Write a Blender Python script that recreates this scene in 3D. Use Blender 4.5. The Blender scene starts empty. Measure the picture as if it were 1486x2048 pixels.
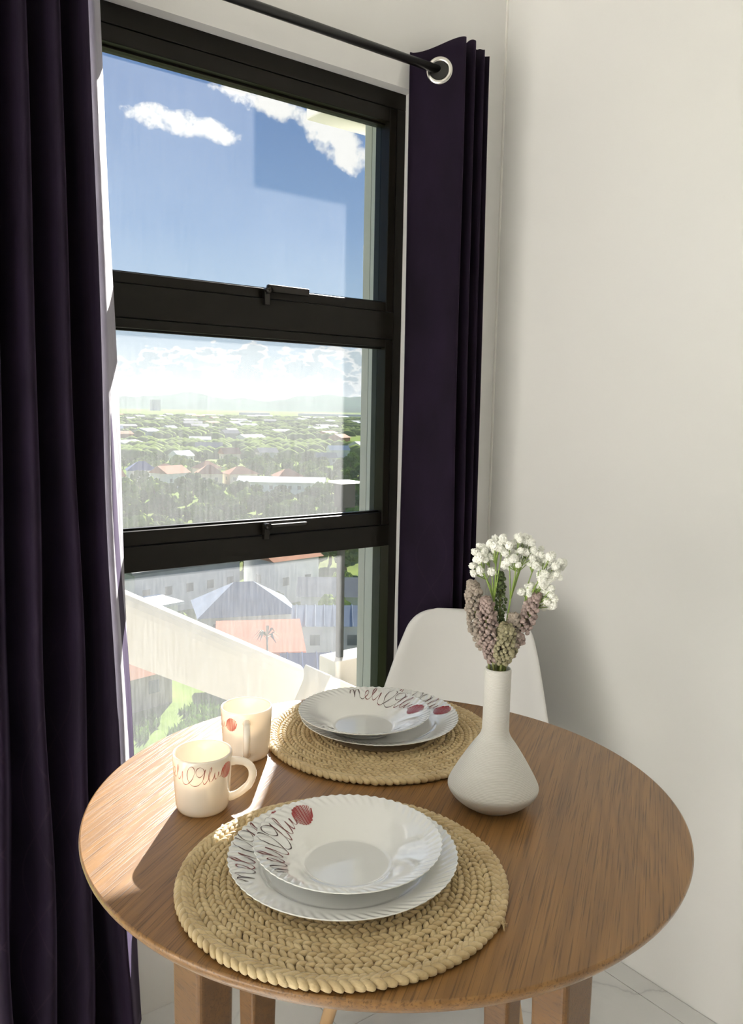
import bpy, bmesh, math, random
from mathutils import Vector, Matrix, noise
random.seed(7)
PI = math.pi
sc = bpy.context.scene
col = sc.collection
# ------------------------------------------------------------------ camera
XW, YW = 0.892, 0.703          # right wall plane, window wall plane
CAM = (-0.66975, -0.84655, 1.27938)
cam_d = bpy.data.cameras.new('camera')
cam_d.sensor_fit = 'HORIZONTAL'; cam_d.sensor_width = 36.0
cam_d.lens = 1640.0 / 1486.0 * 36.0
cam_d.clip_start = 0.05; cam_d.clip_end = 30000
cam = bpy.data.objects.new('camera', cam_d); col.objects.link(cam)
cam.matrix_world = Matrix(((0.79992, 0.05971, -0.59712, CAM[0]),
                           (-0.59982, 0.10969, -0.79258, CAM[1]),
                           (0.01817, 0.99217, 0.12356, CAM[2]),
                           (0, 0, 0, 1)))
sc.camera = cam
# ------------------------------------------------------------------ view + integrator
sc.view_settings.view_transform = 'Standard'
sc.view_settings.look = 'None'
sc.view_settings.gamma = 1.0
sc.view_settings.use_curve_mapping = False
sc.view_settings.exposure = 1.15
cy = sc.cycles
cy.max_bounces = 12; cy.diffuse_bounces = 6; cy.glossy_bounces = 4
cy.transmission_bounces = 6; cy.transparent_max_bounces = 16; cy.volume_bounces = 0
cy.sample_clamp_indirect = 8.0
cy.caustics_reflective = False; cy.caustics_refractive = False
cy.use_denoising = True
# ------------------------------------------------------------------ sun
SUN_AZ, SUN_EL = math.radians(50), math.radians(26.6)
sun_d = bpy.data.lights.new('sun', 'SUN'); sun_d.energy = 22.0; sun_d.angle = math.radians(0.6)
sun_d.color = (1.0, 0.955, 0.90)
sun = bpy.data.objects.new('sun', sun_d); col.objects.link(sun)
sdir = Vector((math.cos(SUN_AZ) * math.cos(SUN_EL), math.sin(SUN_AZ) * math.cos(SUN_EL), math.sin(SUN_EL)))
sun.rotation_euler = sdir.to_track_quat('Z', 'Y').to_euler()
sun.location = (20, 24, 20)
# ------------------------------------------------------------------ sky
def build_sky():
    w = bpy.data.worlds.new('sky'); sc.world = w; w.use_nodes = True
    nt = w.node_tree; N = nt.nodes; L = nt.links
    N.clear()
    def nd(t, **k):
        n = N.new(t)
        for a, b in k.items(): setattr(n, a, b)
        return n
    def mth(op, a, b=None, c=None, clamp=False):
        n = nd('ShaderNodeMath', operation=op, use_clamp=clamp)
        for i, x in enumerate((a, b, c)):
            if x is None: continue
            if isinstance(x, (int, float)): n.inputs[i].default_value = x
            else: L.new(x, n.inputs[i])
        return n.outputs[0]
    tc = nd('ShaderNodeTexCoord'); sep = nd('ShaderNodeSeparateXYZ')
    L.new(tc.outputs['Generated'], sep.inputs[0])
    x, y, z = sep.outputs
    el = mth('MULTIPLY', mth('ARCSINE', z), 180 / PI)
    az = mth('MULTIPLY', mth('ARCTAN2', y, x), 180 / PI)
    ramp = nd('ShaderNodeValToRGB')
    L.new(mth('DIVIDE', el, 90.0, clamp=True), ramp.inputs[0])
    cr = ramp.color_ramp
    stops = [(0.0, (0.62, 0.68, 0.71)), (0.03, (0.56, 0.66, 0.72)), (0.075, (0.36, 0.52, 0.70)), (0.13, (0.24, 0.39, 0.64)),
             (0.22, (0.155, 0.275, 0.53)), (1.0, (0.105, 0.21, 0.46))]
    while len(cr.elements) < len(stops): cr.elements.new(0.5)
    for e, (p, c) in zip(cr.elements, stops): e.position = p; e.color = (*c, 1)
    # direction coords (azimuth, elevation) in degrees, and a wobble
    comb = nd('ShaderNodeCombineXYZ'); L.new(az, comb.inputs[0]); L.new(el, comb.inputs[1])
    nz = nd('ShaderNodeTexNoise'); nz.inputs['Scale'].default_value = 0.55; nz.inputs['Detail'].default_value = 7; nz.inputs['Roughness'].default_value = 0.62
    L.new(comb.outputs[0], nz.inputs['Vector'])
    wob = mth('SUBTRACT', nz.outputs['Fac'], 0.5)
    total = None
    for (a0, e0, sa, se, tilt) in ((65.7, 17.6, 3.9, 0.75, 0.14), (60.6, 19.35, 3.4, 0.95, 0.26), (55.8, 17.3, 3.1, 1.45, 0.52), (50.0, 16.5, 4.5, 1.4, 0.3), (76.0, 21.0, 5.0, 0.9, -0.1), (88.0, 15.5, 4.0, 0.8, 0.1), (38.0, 20.0, 6.0, 1.6, 0.1)):
        da = mth('SUBTRACT', az, a0)
        de = mth('SUBTRACT', mth('SUBTRACT', el, e0), mth('MULTIPLY', da, tilt))
        r2 = mth('ADD', mth('POWER', mth('ABSOLUTE', mth('DIVIDE', da, sa)), 2.0), mth('POWER', mth('ABSOLUTE', mth('DIVIDE', de, se)), 2.0))
        v = mth('SUBTRACT', mth('ADD', 1.0, mth('MULTIPLY', wob, 4.2)), r2)
        v = mth('MULTIPLY', v, 1.5, clamp=True)
        total = v if total is None else mth('MAXIMUM', total, v)
    # scattered high cloud all round the sky
    n2 = nd('ShaderNodeTexNoise'); n2.inputs['Scale'].default_value = 0.07; n2.inputs['Detail'].default_value = 8; n2.inputs['Roughness'].default_value = 0.6
    L.new(comb.outputs[0], n2.inputs['Vector'])
    high = mth('MULTIPLY', mth('SUBTRACT', n2.outputs['Fac'], 0.60), 9.0, clamp=True)
    hmask = mth('MULTIPLY', mth('SUBTRACT', el, 22.0), 0.2, clamp=True)
    total = mth('MAXIMUM', total, mth('MULTIPLY', high, hmask))
    # cumulus bank above the horizon
    c2 = nd('ShaderNodeCombineXYZ'); L.new(mth('MULTIPLY', az, 0.55), c2.inputs[0]); L.new(el, c2.inputs[1])
    n3 = nd('ShaderNodeTexNoise'); n3.inputs['Scale'].default_value = 0.9; n3.inputs['Detail'].default_value = 9; n3.inputs['Roughness'].default_value = 0.55
    L.new(c2.outputs[0], n3.inputs['Vector'])
    band = mth('SUBTRACT', 1.0, mth('ABSOLUTE', mth('DIVIDE', mth('SUBTRACT', el, 2.6), 2.6)), clamp=True)
    cum = mth('MULTIPLY', mth('SUBTRACT', mth('MULTIPLY', n3.outputs['Fac'], mth('ADD', 0.62, mth('MULTIPLY', band, 0.5))), 0.44), 11.0, clamp=True)
    cum = mth('MULTIPLY', cum, mth('MULTIPLY', band, 4.0, clamp=True))
    edge = mth('MULTIPLY', cum, mth('SUBTRACT', 1.0, cum))
    mix1 = nd('ShaderNodeMixRGB'); L.new(cum, mix1.inputs[0]); L.new(ramp.outputs[0], mix1.inputs[1]); mix1.inputs[2].default_value = (0.50, 0.59, 0.635, 1)
    mixe = nd('ShaderNodeMixRGB'); L.new(mth('MULTIPLY', edge, 3.4, clamp=True), mixe.inputs[0]); L.new(mix1.outputs[0], mixe.inputs[1]); mixe.inputs[2].default_value = (0.98, 0.97, 0.95, 1)
    mix2 = nd('ShaderNodeMixRGB'); L.new(total, mix2.inputs[0]); L.new(mixe.outputs[0], mix2.inputs[1]); mix2.inputs[2].default_value = (1.05, 1.04, 1.0, 1)
    # ground colour below the horizon (all round)
    below = mth('LESS_THAN', z, -0.002)
    mix3 = nd('ShaderNodeMixRGB'); L.new(below, mix3.inputs[0]); L.new(mix2.outputs[0], mix3.inputs[1]); mix3.inputs[2].default_value = (0.50, 0.51, 0.47, 1)
    bg = nd('ShaderNodeBackground'); bg.inputs[1].default_value = 1.0
    L.new(mix3.outputs[0], bg.inputs[0])
    out = nd('ShaderNodeOutputWorld'); L.new(bg.outputs[0], out.inputs[0])
build_sky()
# sampling guides for the daylight that enters through the window and the added one (portals give off no light themselves)
def portal(name, x0, x1, z0, z1, yy):
    d = bpy.data.lights.new(name, 'AREA'); d.shape = 'RECTANGLE'; d.size = x1 - x0; d.size_y = z1 - z0
    d.cycles.is_portal = True
    o = bpy.data.objects.new(name, d); col.objects.link(o)
    o.location = ((x0 + x1) / 2, yy, (z0 + z1) / 2); o.rotation_euler = (-PI / 2, 0, 0)
portal('window_portal', -0.26, 0.60, 0.25, 2.01, 0.86)
portal('added_window_portal', -3.3, -0.62, 0.06, 2.30, 0.86)

# ------------------------------------------------------------------ helpers
class MB:
    def __init__(s): s.v = []; s.f = []; s.uv = None
    def add(s, vs, fs):
        o = len(s.v); s.v += [tuple(p) for p in vs]; s.f += [tuple(i + o for i in f) for f in fs]
    def box(s, x0, x1, y0, y1, z0, z1, m=None):
        vs = [(x, y, z) for z in (z0, z1) for y in (y0, y1) for x in (x0, x1)]
        if m is not None: vs = [m @ Vector(p) for p in vs]
        s.add(vs, [(0, 2, 3, 1), (4, 5, 7, 6), (0, 1, 5, 4), (2, 6, 7, 3), (0, 4, 6, 2), (1, 3, 7, 5)])
        return s
    def tube(s, pts, r, n=8, caps=True, closed=False, flat=1.0, up=None):
        P = [Vector(p) for p in pts]; k = len(P); rings = []
        R = r if isinstance(r, (list, tuple)) else [r] * k
        nrm = None
        for i in range(k):
            if closed: t = (P[(i + 1) % k] - P[i - 1])
            else: t = P[min(i + 1, k - 1)] - P[max(i - 1, 0)]
            t.normalize()
            if up is not None: nrm = Vector(up) - t * t.dot(Vector(up))
            elif nrm is None:
                a = Vector((0, 0, 1)) if abs(t.z) < 0.9 else Vector((1, 0, 0))
                nrm = a - t * t.dot(a)
            else: nrm = nrm - t * t.dot(nrm)
            nrm.normalize(); b = t.cross(nrm)
            rings.append([P[i] + (nrm * math.sin(2 * PI * j / n) * flat + b * math.cos(2 * PI * j / n)) * R[i] for j in range(n)])
        vs = [p for rg in rings for p in rg]; fs = []
        for i in range(k if closed else k - 1):
            a = i * n; b2 = ((i + 1) % k) * n
            for j in range(n):
                fs.append((a + j, a + (j + 1) % n, b2 + (j + 1) % n, b2 + j))
        if caps and not closed:
            fs.append(tuple(range(n - 1, -1, -1))); fs.append(tuple((k - 1) * n + j for j in range(n)))
        s.add(vs, fs); return s
    def lathe(s, prof, n=48, c=(0, 0), rfun=None):
        k = len(prof); vs = []
        for (r, z) in prof:
            for j in range(n):
                a = 2 * PI * j / n
                vs.append((c[0] + r * math.cos(a), c[1] + r * math.sin(a), z))
        fs = []
        for i in range(k - 1):
            for j in range(n):
                fs.append((i * n + j, i * n + (j + 1) % n, (i + 1) * n + (j + 1) % n, (i + 1) * n + j))
        s.add(vs, fs); return s
    def build(s, name, m, parent=None, smooth=False, bevel=0.0, segs=2, loc=None, auto=None):
        me = bpy.data.meshes.new(name); me.from_pydata(s.v, [], s.f); me.update()
        bm = bmesh.new(); bm.from_mesh(me); bmesh.ops.recalc_face_normals(bm, faces=bm.faces); bm.to_mesh(me); bm.free()
        if smooth: me.polygons.foreach_set('use_smooth', [True] * len(me.polygons))
        return link(name, me, m, parent, bevel, segs, loc)
def link(name, me, m, parent=None, bevel=0.0, segs=2, loc=None):
    if m is not None: me.materials.append(m)
    o = bpy.data.objects.new(name, me); col.objects.link(o)
    if parent is not None: o.parent = parent
    if loc is not None: o.location = loc
    if bevel > 0:
        b = o.modifiers.new('bevel', 'BEVEL'); b.width = bevel; b.segments = segs; b.limit_method = 'ANGLE'; b.angle_limit = math.radians(40)
    return o
def empty(name, loc=(0, 0, 0), rz=0.0):
    o = bpy.data.objects.new(name, None); col.objects.link(o); o.location = loc; o.rotation_euler = (0, 0, rz)
    o.empty_display_size = 0.05
    return o
def tag(o, label=None, cat=None, group=None, kind=None):
    if label: o['label'] = label
    if cat: o['category'] = cat
    if group: o['group'] = group
    if kind: o['kind'] = kind
    return o
def copy_tree(o, parent=None):
    c = o.copy(); col.objects.link(c)
    if parent is not None: c.parent = parent
    for ch in list(o.children): copy_tree(ch, c)
    return c

# ------------------------------------------------------------------ materials
class Mat:
    def __init__(s, name):
        s.m = bpy.data.materials.new(name); s.m.use_nodes = True
        s.nt = s.m.node_tree; s.N = s.nt.nodes; s.L = s.nt.links
        s.b = s.N['Principled BSDF']; s.out = s.N['Material Output']
        s.tc = None
    def set(s, **k):
        for a, v in k.items():
            n = a.replace('_', ' ')
            for key in s.b.inputs.keys():
                if key.lower() == n.lower(): s.b.inputs[key].default_value = v
        return s
    def node(s, t, **k):
        n = s.N.new(t)
        for a, b in k.items(): setattr(n, a, b)
        return n
    def coord(s, scale=(1, 1, 1), rot=(0, 0, 0), loc=(0, 0, 0), kind='Object'):
        if s.tc is None: s.tc = s.node('ShaderNodeTexCoord')
        mp = s.node('ShaderNodeMapping'); mp.inputs['Scale'].default_value = scale; mp.inputs['Rotation'].default_value = rot; mp.inputs['Location'].default_value = loc
        s.L.new(s.tc.outputs[kind], mp.inputs[0]); return mp.outputs[0]
    def noise(s, vec, scale, detail=4, rough=0.5, dist=0.0):
        n = s.node('ShaderNodeTexNoise'); n.inputs['Scale'].default_value = scale; n.inputs['Detail'].default_value = detail
        n.inputs['Roughness'].default_value = rough; n.inputs['Distortion'].default_value = dist
        if vec is not None: s.L.new(vec, n.inputs['Vector'])
        return n.outputs['Fac']
    def ramp(s, fac, stops):
        r = s.node('ShaderNodeValToRGB'); cr = r.color_ramp
        while len(cr.elements) < len(stops): cr.elements.new(0.5)
        for e, (p, c) in zip(cr.elements, stops): e.position = p; e.color = (*c, 1) if len(c) == 3 else c
        s.L.new(fac, r.inputs[0]); return r.outputs[0]
    def math(s, op, a, b=None, clamp=False):
        n = s.node('ShaderNodeMath', operation=op, use_clamp=clamp)
        for i, x in enumerate((a, b)):
            if x is None: continue
            if isinstance(x, (int, float)): n.inputs[i].default_value = x
            else: s.L.new(x, n.inputs[i])
        return n.outputs[0]
    def mix(s, fac, a, b, mode='MIX'):
        n = s.node('ShaderNodeMixRGB', blend_type=mode)
        for i, x in enumerate((fac, a, b)):
            if isinstance(x, (int, float)): n.inputs[i].default_value = x
            elif isinstance(x, tuple): n.inputs[i].default_value = (*x, 1) if len(x) == 3 else x
            else: s.L.new(x, n.inputs[i])
        return n.outputs[0]
    def base(s, c):
        s.L.new(c, s.b.inputs['Base Color']); return s
    def bump(s, h, strength=0.3, dist=0.002):
        n = s.node('ShaderNodeBump'); n.inputs['Strength'].default_value = strength; n.inputs['Distance'].default_value = dist
        s.L.new(h, n.inputs['Height']); s.L.new(n.outputs[0], s.b.inputs['Normal']); return s
def simple(name, c, rough=0.5, var=0.0, scale=8.0, **k):
    m = Mat(name); m.set(Base_Color=(*c, 1), Roughness=rough, **k)
    if var > 0:
        n = m.noise(m.coord(), scale, 4)
        lo = tuple(max(0, x * (1 - var)) for x in c); hi = tuple(min(1, x * (1 + var)) for x in c)
        m.base(m.ramp(n, [(0.3, lo), (0.7, hi)]))
    return m.m
def wall_paint(name, c):
    m = Mat(name); n = m.noise(m.coord(), 1.1, 3); m.base(m.ramp(n, [(0.3, tuple(x * 0.985 for x in c)), (0.7, c)]))
    m.set(Roughness=0.55); m.bump(m.noise(m.coord(), 260, 2), 0.05, 0.001)
    return m.m
M = {}
M['wall'] = wall_paint('wall_paint', (0.83, 0.82, 0.80))
M['reveal'] = wall_paint('reveal_paint', (0.85, 0.84, 0.82))
M['darkened'] = wall_paint('darkened_back_paint', (0.33, 0.32, 0.31))  # kept dark so the unseen back wall returns less fill light
M['ceiling'] = wall_paint('ceiling_paint', (0.85, 0.83, 0.80))
def wood(name, light, dark, rot, rough=0.34, coat=0.35, k=55.0):
    m = Mat(name)
    v = m.coord(rot=(0, 0, rot))
    def stretched(a, b):
        q = m.node('ShaderNodeVectorMath', operation='MULTIPLY'); m.L.new(v, q.inputs[0]); q.inputs[1].default_value = (a, b, b); return q.outputs[0]
    warp = m.noise(stretched(1.1, 3.6), 1.0, 2, 0.45)
    sp = m.node('ShaderNodeSeparateXYZ'); m.L.new(v, sp.inputs[0])
    ring = m.math('ADD', m.math('MULTIPLY', sp.outputs[1], k), m.math('MULTIPLY', warp, 20.0))
    band = m.math('MULTIPLY', m.math('ADD', m.math('SINE', m.math('MULTIPLY', ring, 2 * PI)), 1.0), 0.5)
    band = m.math('POWER', band, 2.2)
    streak = m.noise(stretched(3.0, 130.0), 1.0, 4, 0.6)
    pores = m.noise(stretched(11.0, 520.0), 1.0, 3, 0.6)
    pore = m.math('MULTIPLY', m.math('SUBTRACT', pores, 0.53), 9.0, clamp=True)
    mid = tuple((a + b) / 2 for a, b in zip(light, dark))
    c = m.mix(m.math('MULTIPLY', band, 0.55), light, mid)
    c = m.mix(m.math('MULTIPLY', m.math('SUBTRACT', streak, 0.42), 3.0, clamp=True), c, mid)
    c = m.mix(m.math('MULTIPLY', pore, 0.70), c, dark)
    big = m.noise(m.coord(scale=(1.5, 1.5, 1.5)), 1.5, 2)
    c = m.mix(m.math('MULTIPLY', big, 0.35), c, mid)
    m.base(c); m.set(Roughness=rough, Coat_Weight=coat, Coat_Roughness=0.28, Coat_IOR=1.5, Specular_IOR_Level=0.35)
    h = m.math('SUBTRACT', 1.0, pore); m.bump(h, 0.22, 0.0006)
    return m.m
M['table'] = wood('table_oak', (0.315, 0.160, 0.052), (0.072, 0.031, 0.009), -math.radians(34))
M['leg'] = wood('leg_oak', (0.19, 0.092, 0.028), (0.085, 0.038, 0.011), math.radians(90), 0.4, 0.3, 30.0)
M['dowel'] = simple('chair_beech', (0.55, 0.36, 0.19), 0.45, 0.12, 12)
M['frame'] = simple('window_powdercoat', (0.0080, 0.0065, 0.0045), 0.36, 0.15, 30, Specular_IOR_Level=0.22)
M['rod'] = simple('rod_black', (0.006, 0.0055, 0.005), 0.32, 0.1, 20)
M['steel'] = simple('grommet_steel', (0.78, 0.76, 0.72), 0.22, 0.05, 40, Metallic=1.0)
M['chrome'] = simple('handle_metal', (0.03, 0.027, 0.024), 0.25, 0.08, 60, Metallic=0.7)
M['chair'] = simple('chair_plastic', (0.63, 0.62, 0.605), 0.42, 0.02, 4)
M['black'] = simple('black_metal', (0.03, 0.03, 0.03), 0.4, 0.1, 20)
def opal(name, c, trans, rough=0.12):
    m = Mat(name); m.set(Base_Color=(*c, 1), Roughness=rough, Coat_Weight=1.0, Coat_Roughness=0.04)
    n = m.noise(m.coord(), 30, 2); m.base(m.ramp(n, [(0.2, tuple(x * 0.985 for x in c)), (0.8, c)]))
    tr = m.node('ShaderNodeBsdfTranslucent'); tr.inputs[0].default_value = (1.0, 0.86, 0.68, 1)
    mx = m.node('ShaderNodeMixShader'); mx.inputs[0].default_value = trans
    m.L.new(m.b.outputs[0], mx.inputs[1]); m.L.new(tr.outputs[0], mx.inputs[2]); m.L.new(mx.outputs[0], m.out.inputs[0])
    return m.m
M['mug'] = opal('mug_opal_glass', (0.90, 0.89, 0.85), 0.30)
M['plate'] = opal('plate_opal_glass', (0.90, 0.90, 0.88), 0.06, 0.04)
M['ink_grey'] = simple('print_grey', (0.12, 0.085, 0.08), 0.3, 0.15, 40)
M['ink_wine'] = simple('print_wine', (0.21, 0.055, 0.055), 0.3, 0.15, 40)
M['ink_red'] = simple('print_red', (0.36, 0.052, 0.052), 0.3, 0.12, 60)
M['ink_pink'] = simple('print_pink', (0.62, 0.17, 0.14), 0.3, 0.12, 60)
def vase_mat():
    m = Mat('vase_ceramic')
    w = m.node('ShaderNodeTexWave', wave_type='BANDS', bands_direction='Z'); w.inputs['Scale'].default_value = 190; w.inputs['Distortion'].default_value = 3.5; w.inputs['Detail'].default_value = 3
    m.L.new(m.coord(scale=(0.4, 0.4, 1.0)), w.inputs['Vector'])
    m.base(m.ramp(w.outputs['Fac'], [(0.0, (0.60, 0.58, 0.545)), (1.0, (0.71, 0.695, 0.665))]))
    m.set(Roughness=0.7); m.bump(w.outputs['Fac'], 0.35, 0.0004)
    return m.m
M['vase'] = vase_mat()
def straw(name, a, b):
    m = Mat(name); n = m.noise(m.coord(), 55, 3, 0.6); n2 = m.noise(m.coord(scale=(1, 1, 3)), 420, 2)
    c = m.ramp(n, [(0.3, a), (0.7, b)]); c = m.mix(m.math('MULTIPLY', n2, 0.35), c, tuple(x * 0.62 for x in a))
    m.base(c); m.set(Roughness=0.62, Sheen_Weight=0.15); m.bump(n2, 0.35, 0.0006)
    return m.m
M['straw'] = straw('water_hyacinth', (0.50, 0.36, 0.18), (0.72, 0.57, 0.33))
M['straw_shaded'] = straw('water_hyacinth_shaded', (0.20, 0.13, 0.055), (0.30, 0.20, 0.09))  # darker straw copy, painting the shade in gaps between the braids
def velvet():
    m = Mat('curtain_velvet')
    uv = m.node('ShaderNodeUVMap'); sp = m.node('ShaderNodeSeparateXYZ'); m.L.new(uv.outputs[0], sp.inputs[0])
    # embroidered ogee lattice: wavy lines along the drop
    def line(phase):
        s = m.math('MULTIPLY', m.math('SINE', m.math('ADD', m.math('MULTIPLY', sp.outputs[1], 2 * PI / 0.34), phase)), 0.035)
        d = m.math('SUBTRACT', sp.outputs[0], s)
        fr = m.math('ABSOLUTE', m.math('SUBTRACT', m.math('FRACT', m.math('DIVIDE', d, 0.15)), 0.5))
        return m.math('LESS_THAN', fr, 0.012)
    l = m.math('MAXIMUM', line(0.0), line(PI))
    l = m.math('MULTIPLY', l, m.math('MULTIPLY', m.math('SUBTRACT', 1.15, sp.outputs[1]), 2.0, clamp=True))
    n = m.noise(m.coord(scale=(1, 1, 0.4)), 14, 4)
    c = m.ramp(n, [(0.25, (0.0078, 0.0046, 0.0108)), (0.75, (0.0175, 0.0100, 0.0255))])
    c = m.mix(m.math('MULTIPLY', l, 0.35), c, (0.035, 0.022, 0.036))
    m.base(c); m.set(Roughness=0.75, Specular_IOR_Level=0.12, Sheen_Weight=0.22, Sheen_Roughness=0.35, Sheen_Tint=(0.42, 0.33, 0.56, 1))
    m.bump(m.noise(m.coord(), 500, 2), 0.15, 0.001)
    return m.m
M['velvet'] = velvet()
def lining():
    m = Mat('curtain_lining'); n = m.noise(m.coord(scale=(3, 3, 1)), 9, 4)
    m.base(m.ramp(n, [(0.3, (0.21, 0.19, 0.27)), (0.7, (0.33, 0.305, 0.40))])); m.set(Roughness=0.7, Sheen_Weight=0.4)
    m.bump(m.noise(m.coord(scale=(4, 4, 1)), 40, 4), 0.4, 0.003)
    return m.m
M['lining'] = lining()
def clear_glass():
    m = Mat('clear_glass'); tr = m.node('ShaderNodeBsdfTransparent'); tr.inputs[0].default_value = (0.97, 0.98, 0.975, 1)
    gl = m.node('ShaderNodeBsdfGlossy'); gl.inputs['Roughness'].default_value = 0.01; fr = m.node('ShaderNodeFresnel'); fr.inputs[0].default_value = 1.3
    mx = m.node('ShaderNodeMixShader'); m.L.new(fr.outputs[0], mx.inputs[0]); m.L.new(tr.outputs[0], mx.inputs[1]); m.L.new(gl.outputs[0], mx.inputs[2]); m.L.new(mx.outputs[0], m.out.inputs[0])
    return m.m
M['clear'] = clear_glass()
def dusty_tinted_glass():
    m = Mat('dusty_tinted_glass')
    tr = m.node('ShaderNodeBsdfTransparent'); tr.inputs[0].default_value = (0.66, 0.665, 0.665, 1)  # grey tint added to dim the outside against the brighter exposure
    dust = m.node('ShaderNodeBsdfTranslucent'); dust.inputs[0].default_value = (0.60, 0.61, 0.62, 1)
    streak = m.noise(m.coord(scale=(60, 1, 3)), 4.0, 5, 0.65)
    blot = m.noise(m.coord(), 3.0, 4, 0.6)
    spk = m.noise(m.coord(), 160, 1)
    f = m.math('ADD', m.math('MULTIPLY', streak, 0.022), m.math('MULTIPLY', blot, 0.024))
    f = m.math('ADD', f, m.math('MULTIPLY', m.math('SUBTRACT', spk, 0.76, clamp=True), 0.5))
    # dust veil thickened over the middle and lower panes to haze the view
    sp = m.node('ShaderNodeSeparateXYZ'); g = m.node('ShaderNodeNewGeometry'); m.L.new(g.outputs['Position'], sp.inputs[0])
    low = m.math('MULTIPLY', m.math('SUBTRACT', 1.46, sp.outputs[2], clamp=True), 0.5)
    low = m.math('MINIMUM', low, 0.065)
    f = m.math('ADD', f, m.math('MULTIPLY', low, streak))
    mx = m.node('ShaderNodeMixShader'); m.L.new(f, mx.inputs[0]); m.L.new(tr.outputs[0], mx.inputs[1]); m.L.new(dust.outputs[0], mx.inputs[2])
    gl = m.node('ShaderNodeBsdfGlossy'); gl.inputs['Roughness'].default_value = 0.01
    fr = m.node('ShaderNodeFresnel'); fr.inputs[0].default_value = 1.3
    mx2 = m.node('ShaderNodeMixShader'); m.L.new(fr.outputs[0], mx2.inputs[0]); m.L.new(mx.outputs[0], mx2.inputs[1]); m.L.new(gl.outputs[0], mx2.inputs[2])
    m.L.new(mx2.outputs[0], m.out.inputs[0])
    return m.m
M['glass'] = dusty_tinted_glass()
def marble():
    m = Mat('floor_marble'); v = m.coord(kind='Object')
    g = m.node('ShaderNodeNewGeometry')
    n = m.node('ShaderNodeTexNoise'); n.inputs['Scale'].default_value = 2.2; n.inputs['Detail'].default_value = 8; n.inputs['Distortion'].default_value = 1.4
    m.L.new(g.outputs['Position'], n.inputs['Vector'])
    vein = m.math('ABSOLUTE', m.math('SUBTRACT', n.outputs['Fac'], 0.5))
    m.base(m.ramp(vein, [(0.0, (0.62, 0.62, 0.62)), (0.012, (0.76, 0.76, 0.75)), (0.06, (0.80, 0.80, 0.79)), (0.4, (0.78, 0.78, 0.775))]))
    m.set(Roughness=0.14)
    return m.m
M['marble'] = marble()
M['grout'] = simple('grout', (0.42, 0.41, 0.40), 0.8, 0.1, 20)
M['bead'] = simple('corner_bead', (0.92, 0.90, 0.86), 0.4, 0.02, 8)

# ------------------------------------------------------------------ room shell
XL, YB, ZC = -3.4, -3.6, 2.62
floor = MB().box(XL, XW, YB, YW, -0.06, -0.0045).build('floor', M['grout']); tag(floor, 'white marble tiled floor under the table', None, None, 'structure')
xe = [XW - 0.001, 0.833]
while xe[-1] > XL: xe.append(xe[-1] - 0.6)
ye = [YW - 0.001, 0.42]
while ye[-1] > YB: ye.append(ye[-1] - 0.6)
tile_mesh = None
for i in range(len(xe) - 1):
    for j in range(len(ye) - 1):
        x1, x0 = xe[i] - 0.001, max(XL, xe[i + 1]) + 0.001; y1, y0 = ye[j] - 0.001, max(YB, ye[j + 1]) + 0.001
        full = i > 0 and j > 0 and xe[i + 1] > XL and ye[j + 1] > YB
        if full and tile_mesh is not None: link('tile', tile_mesh, None, floor, loc=(x0, y0, 0)); continue
        o = MB().box(0, x1 - x0, 0, y1 - y0, -0.0045, 0.0).build('tile', M['marble'], floor, loc=(x0, y0, 0))
        if full: tile_mesh = o.data
T = 0.16
tag(MB().box(XW, XW + T, YB, YW, -0.06, ZC).build('wall_right', M['wall']), 'plain off-white painted wall at the right', None, None, 'structure')
lw = MB().box(XL - T, XL, YB, YW, -0.06, ZC)
tag(lw.build('wall_left', M['wall']), 'off-white painted wall at the far left', None, None, 'structure')
tag(MB().box(XL - T, XW + T, YB - T, YB, -0.06, ZC).build('wall_back', M['darkened']), 'taupe wall behind the viewer, toned down to cut fill light', None, None, 'structure')
tag(MB().box(XL - T, XW + T, YB - T, YW + T, ZC, ZC + 0.12).build('ceiling', M['ceiling']), 'off-white painted ceiling', None, None, 'structure')
# window wall with its opening and that of the added fill window
WX0, WX1, WZ0, WZ1 = -0.27, 0.600, 0.24, 2.012
VX0, VX1, VZ0, VZ1 = -3.3, -0.62, 0.06, 2.30
ww = MB(); y0, y1 = YW, YW + T
ww.box(XL - T, VX0, y0, y1, -0.06, ZC); ww.box(VX1, WX0, y0, y1, -0.06, ZC); ww.box(WX1, XW + T, y0, y1, -0.06, ZC)
ww.box(WX0, WX1, y0, y1, -0.06, WZ0); ww.box(WX0, WX1, y0, y1, WZ1, ZC); ww.box(VX0, VX1, y0, y1, -0.06, VZ0); ww.box(VX0, VX1, y0, y1, VZ1, ZC)
tag(ww.build('wall_window', M['wall']), 'off-white painted wall around the dark framed window', None, None, 'structure')
tr = MB().box(XW - 0.005, XW - 0.0002, YW - 0.005, YW - 0.0002, 0, ZC).build('trim_1', M['bead'])
tag(tr, 'thin white caulk bead up the wall corner', None, None, 'structure')

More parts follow.
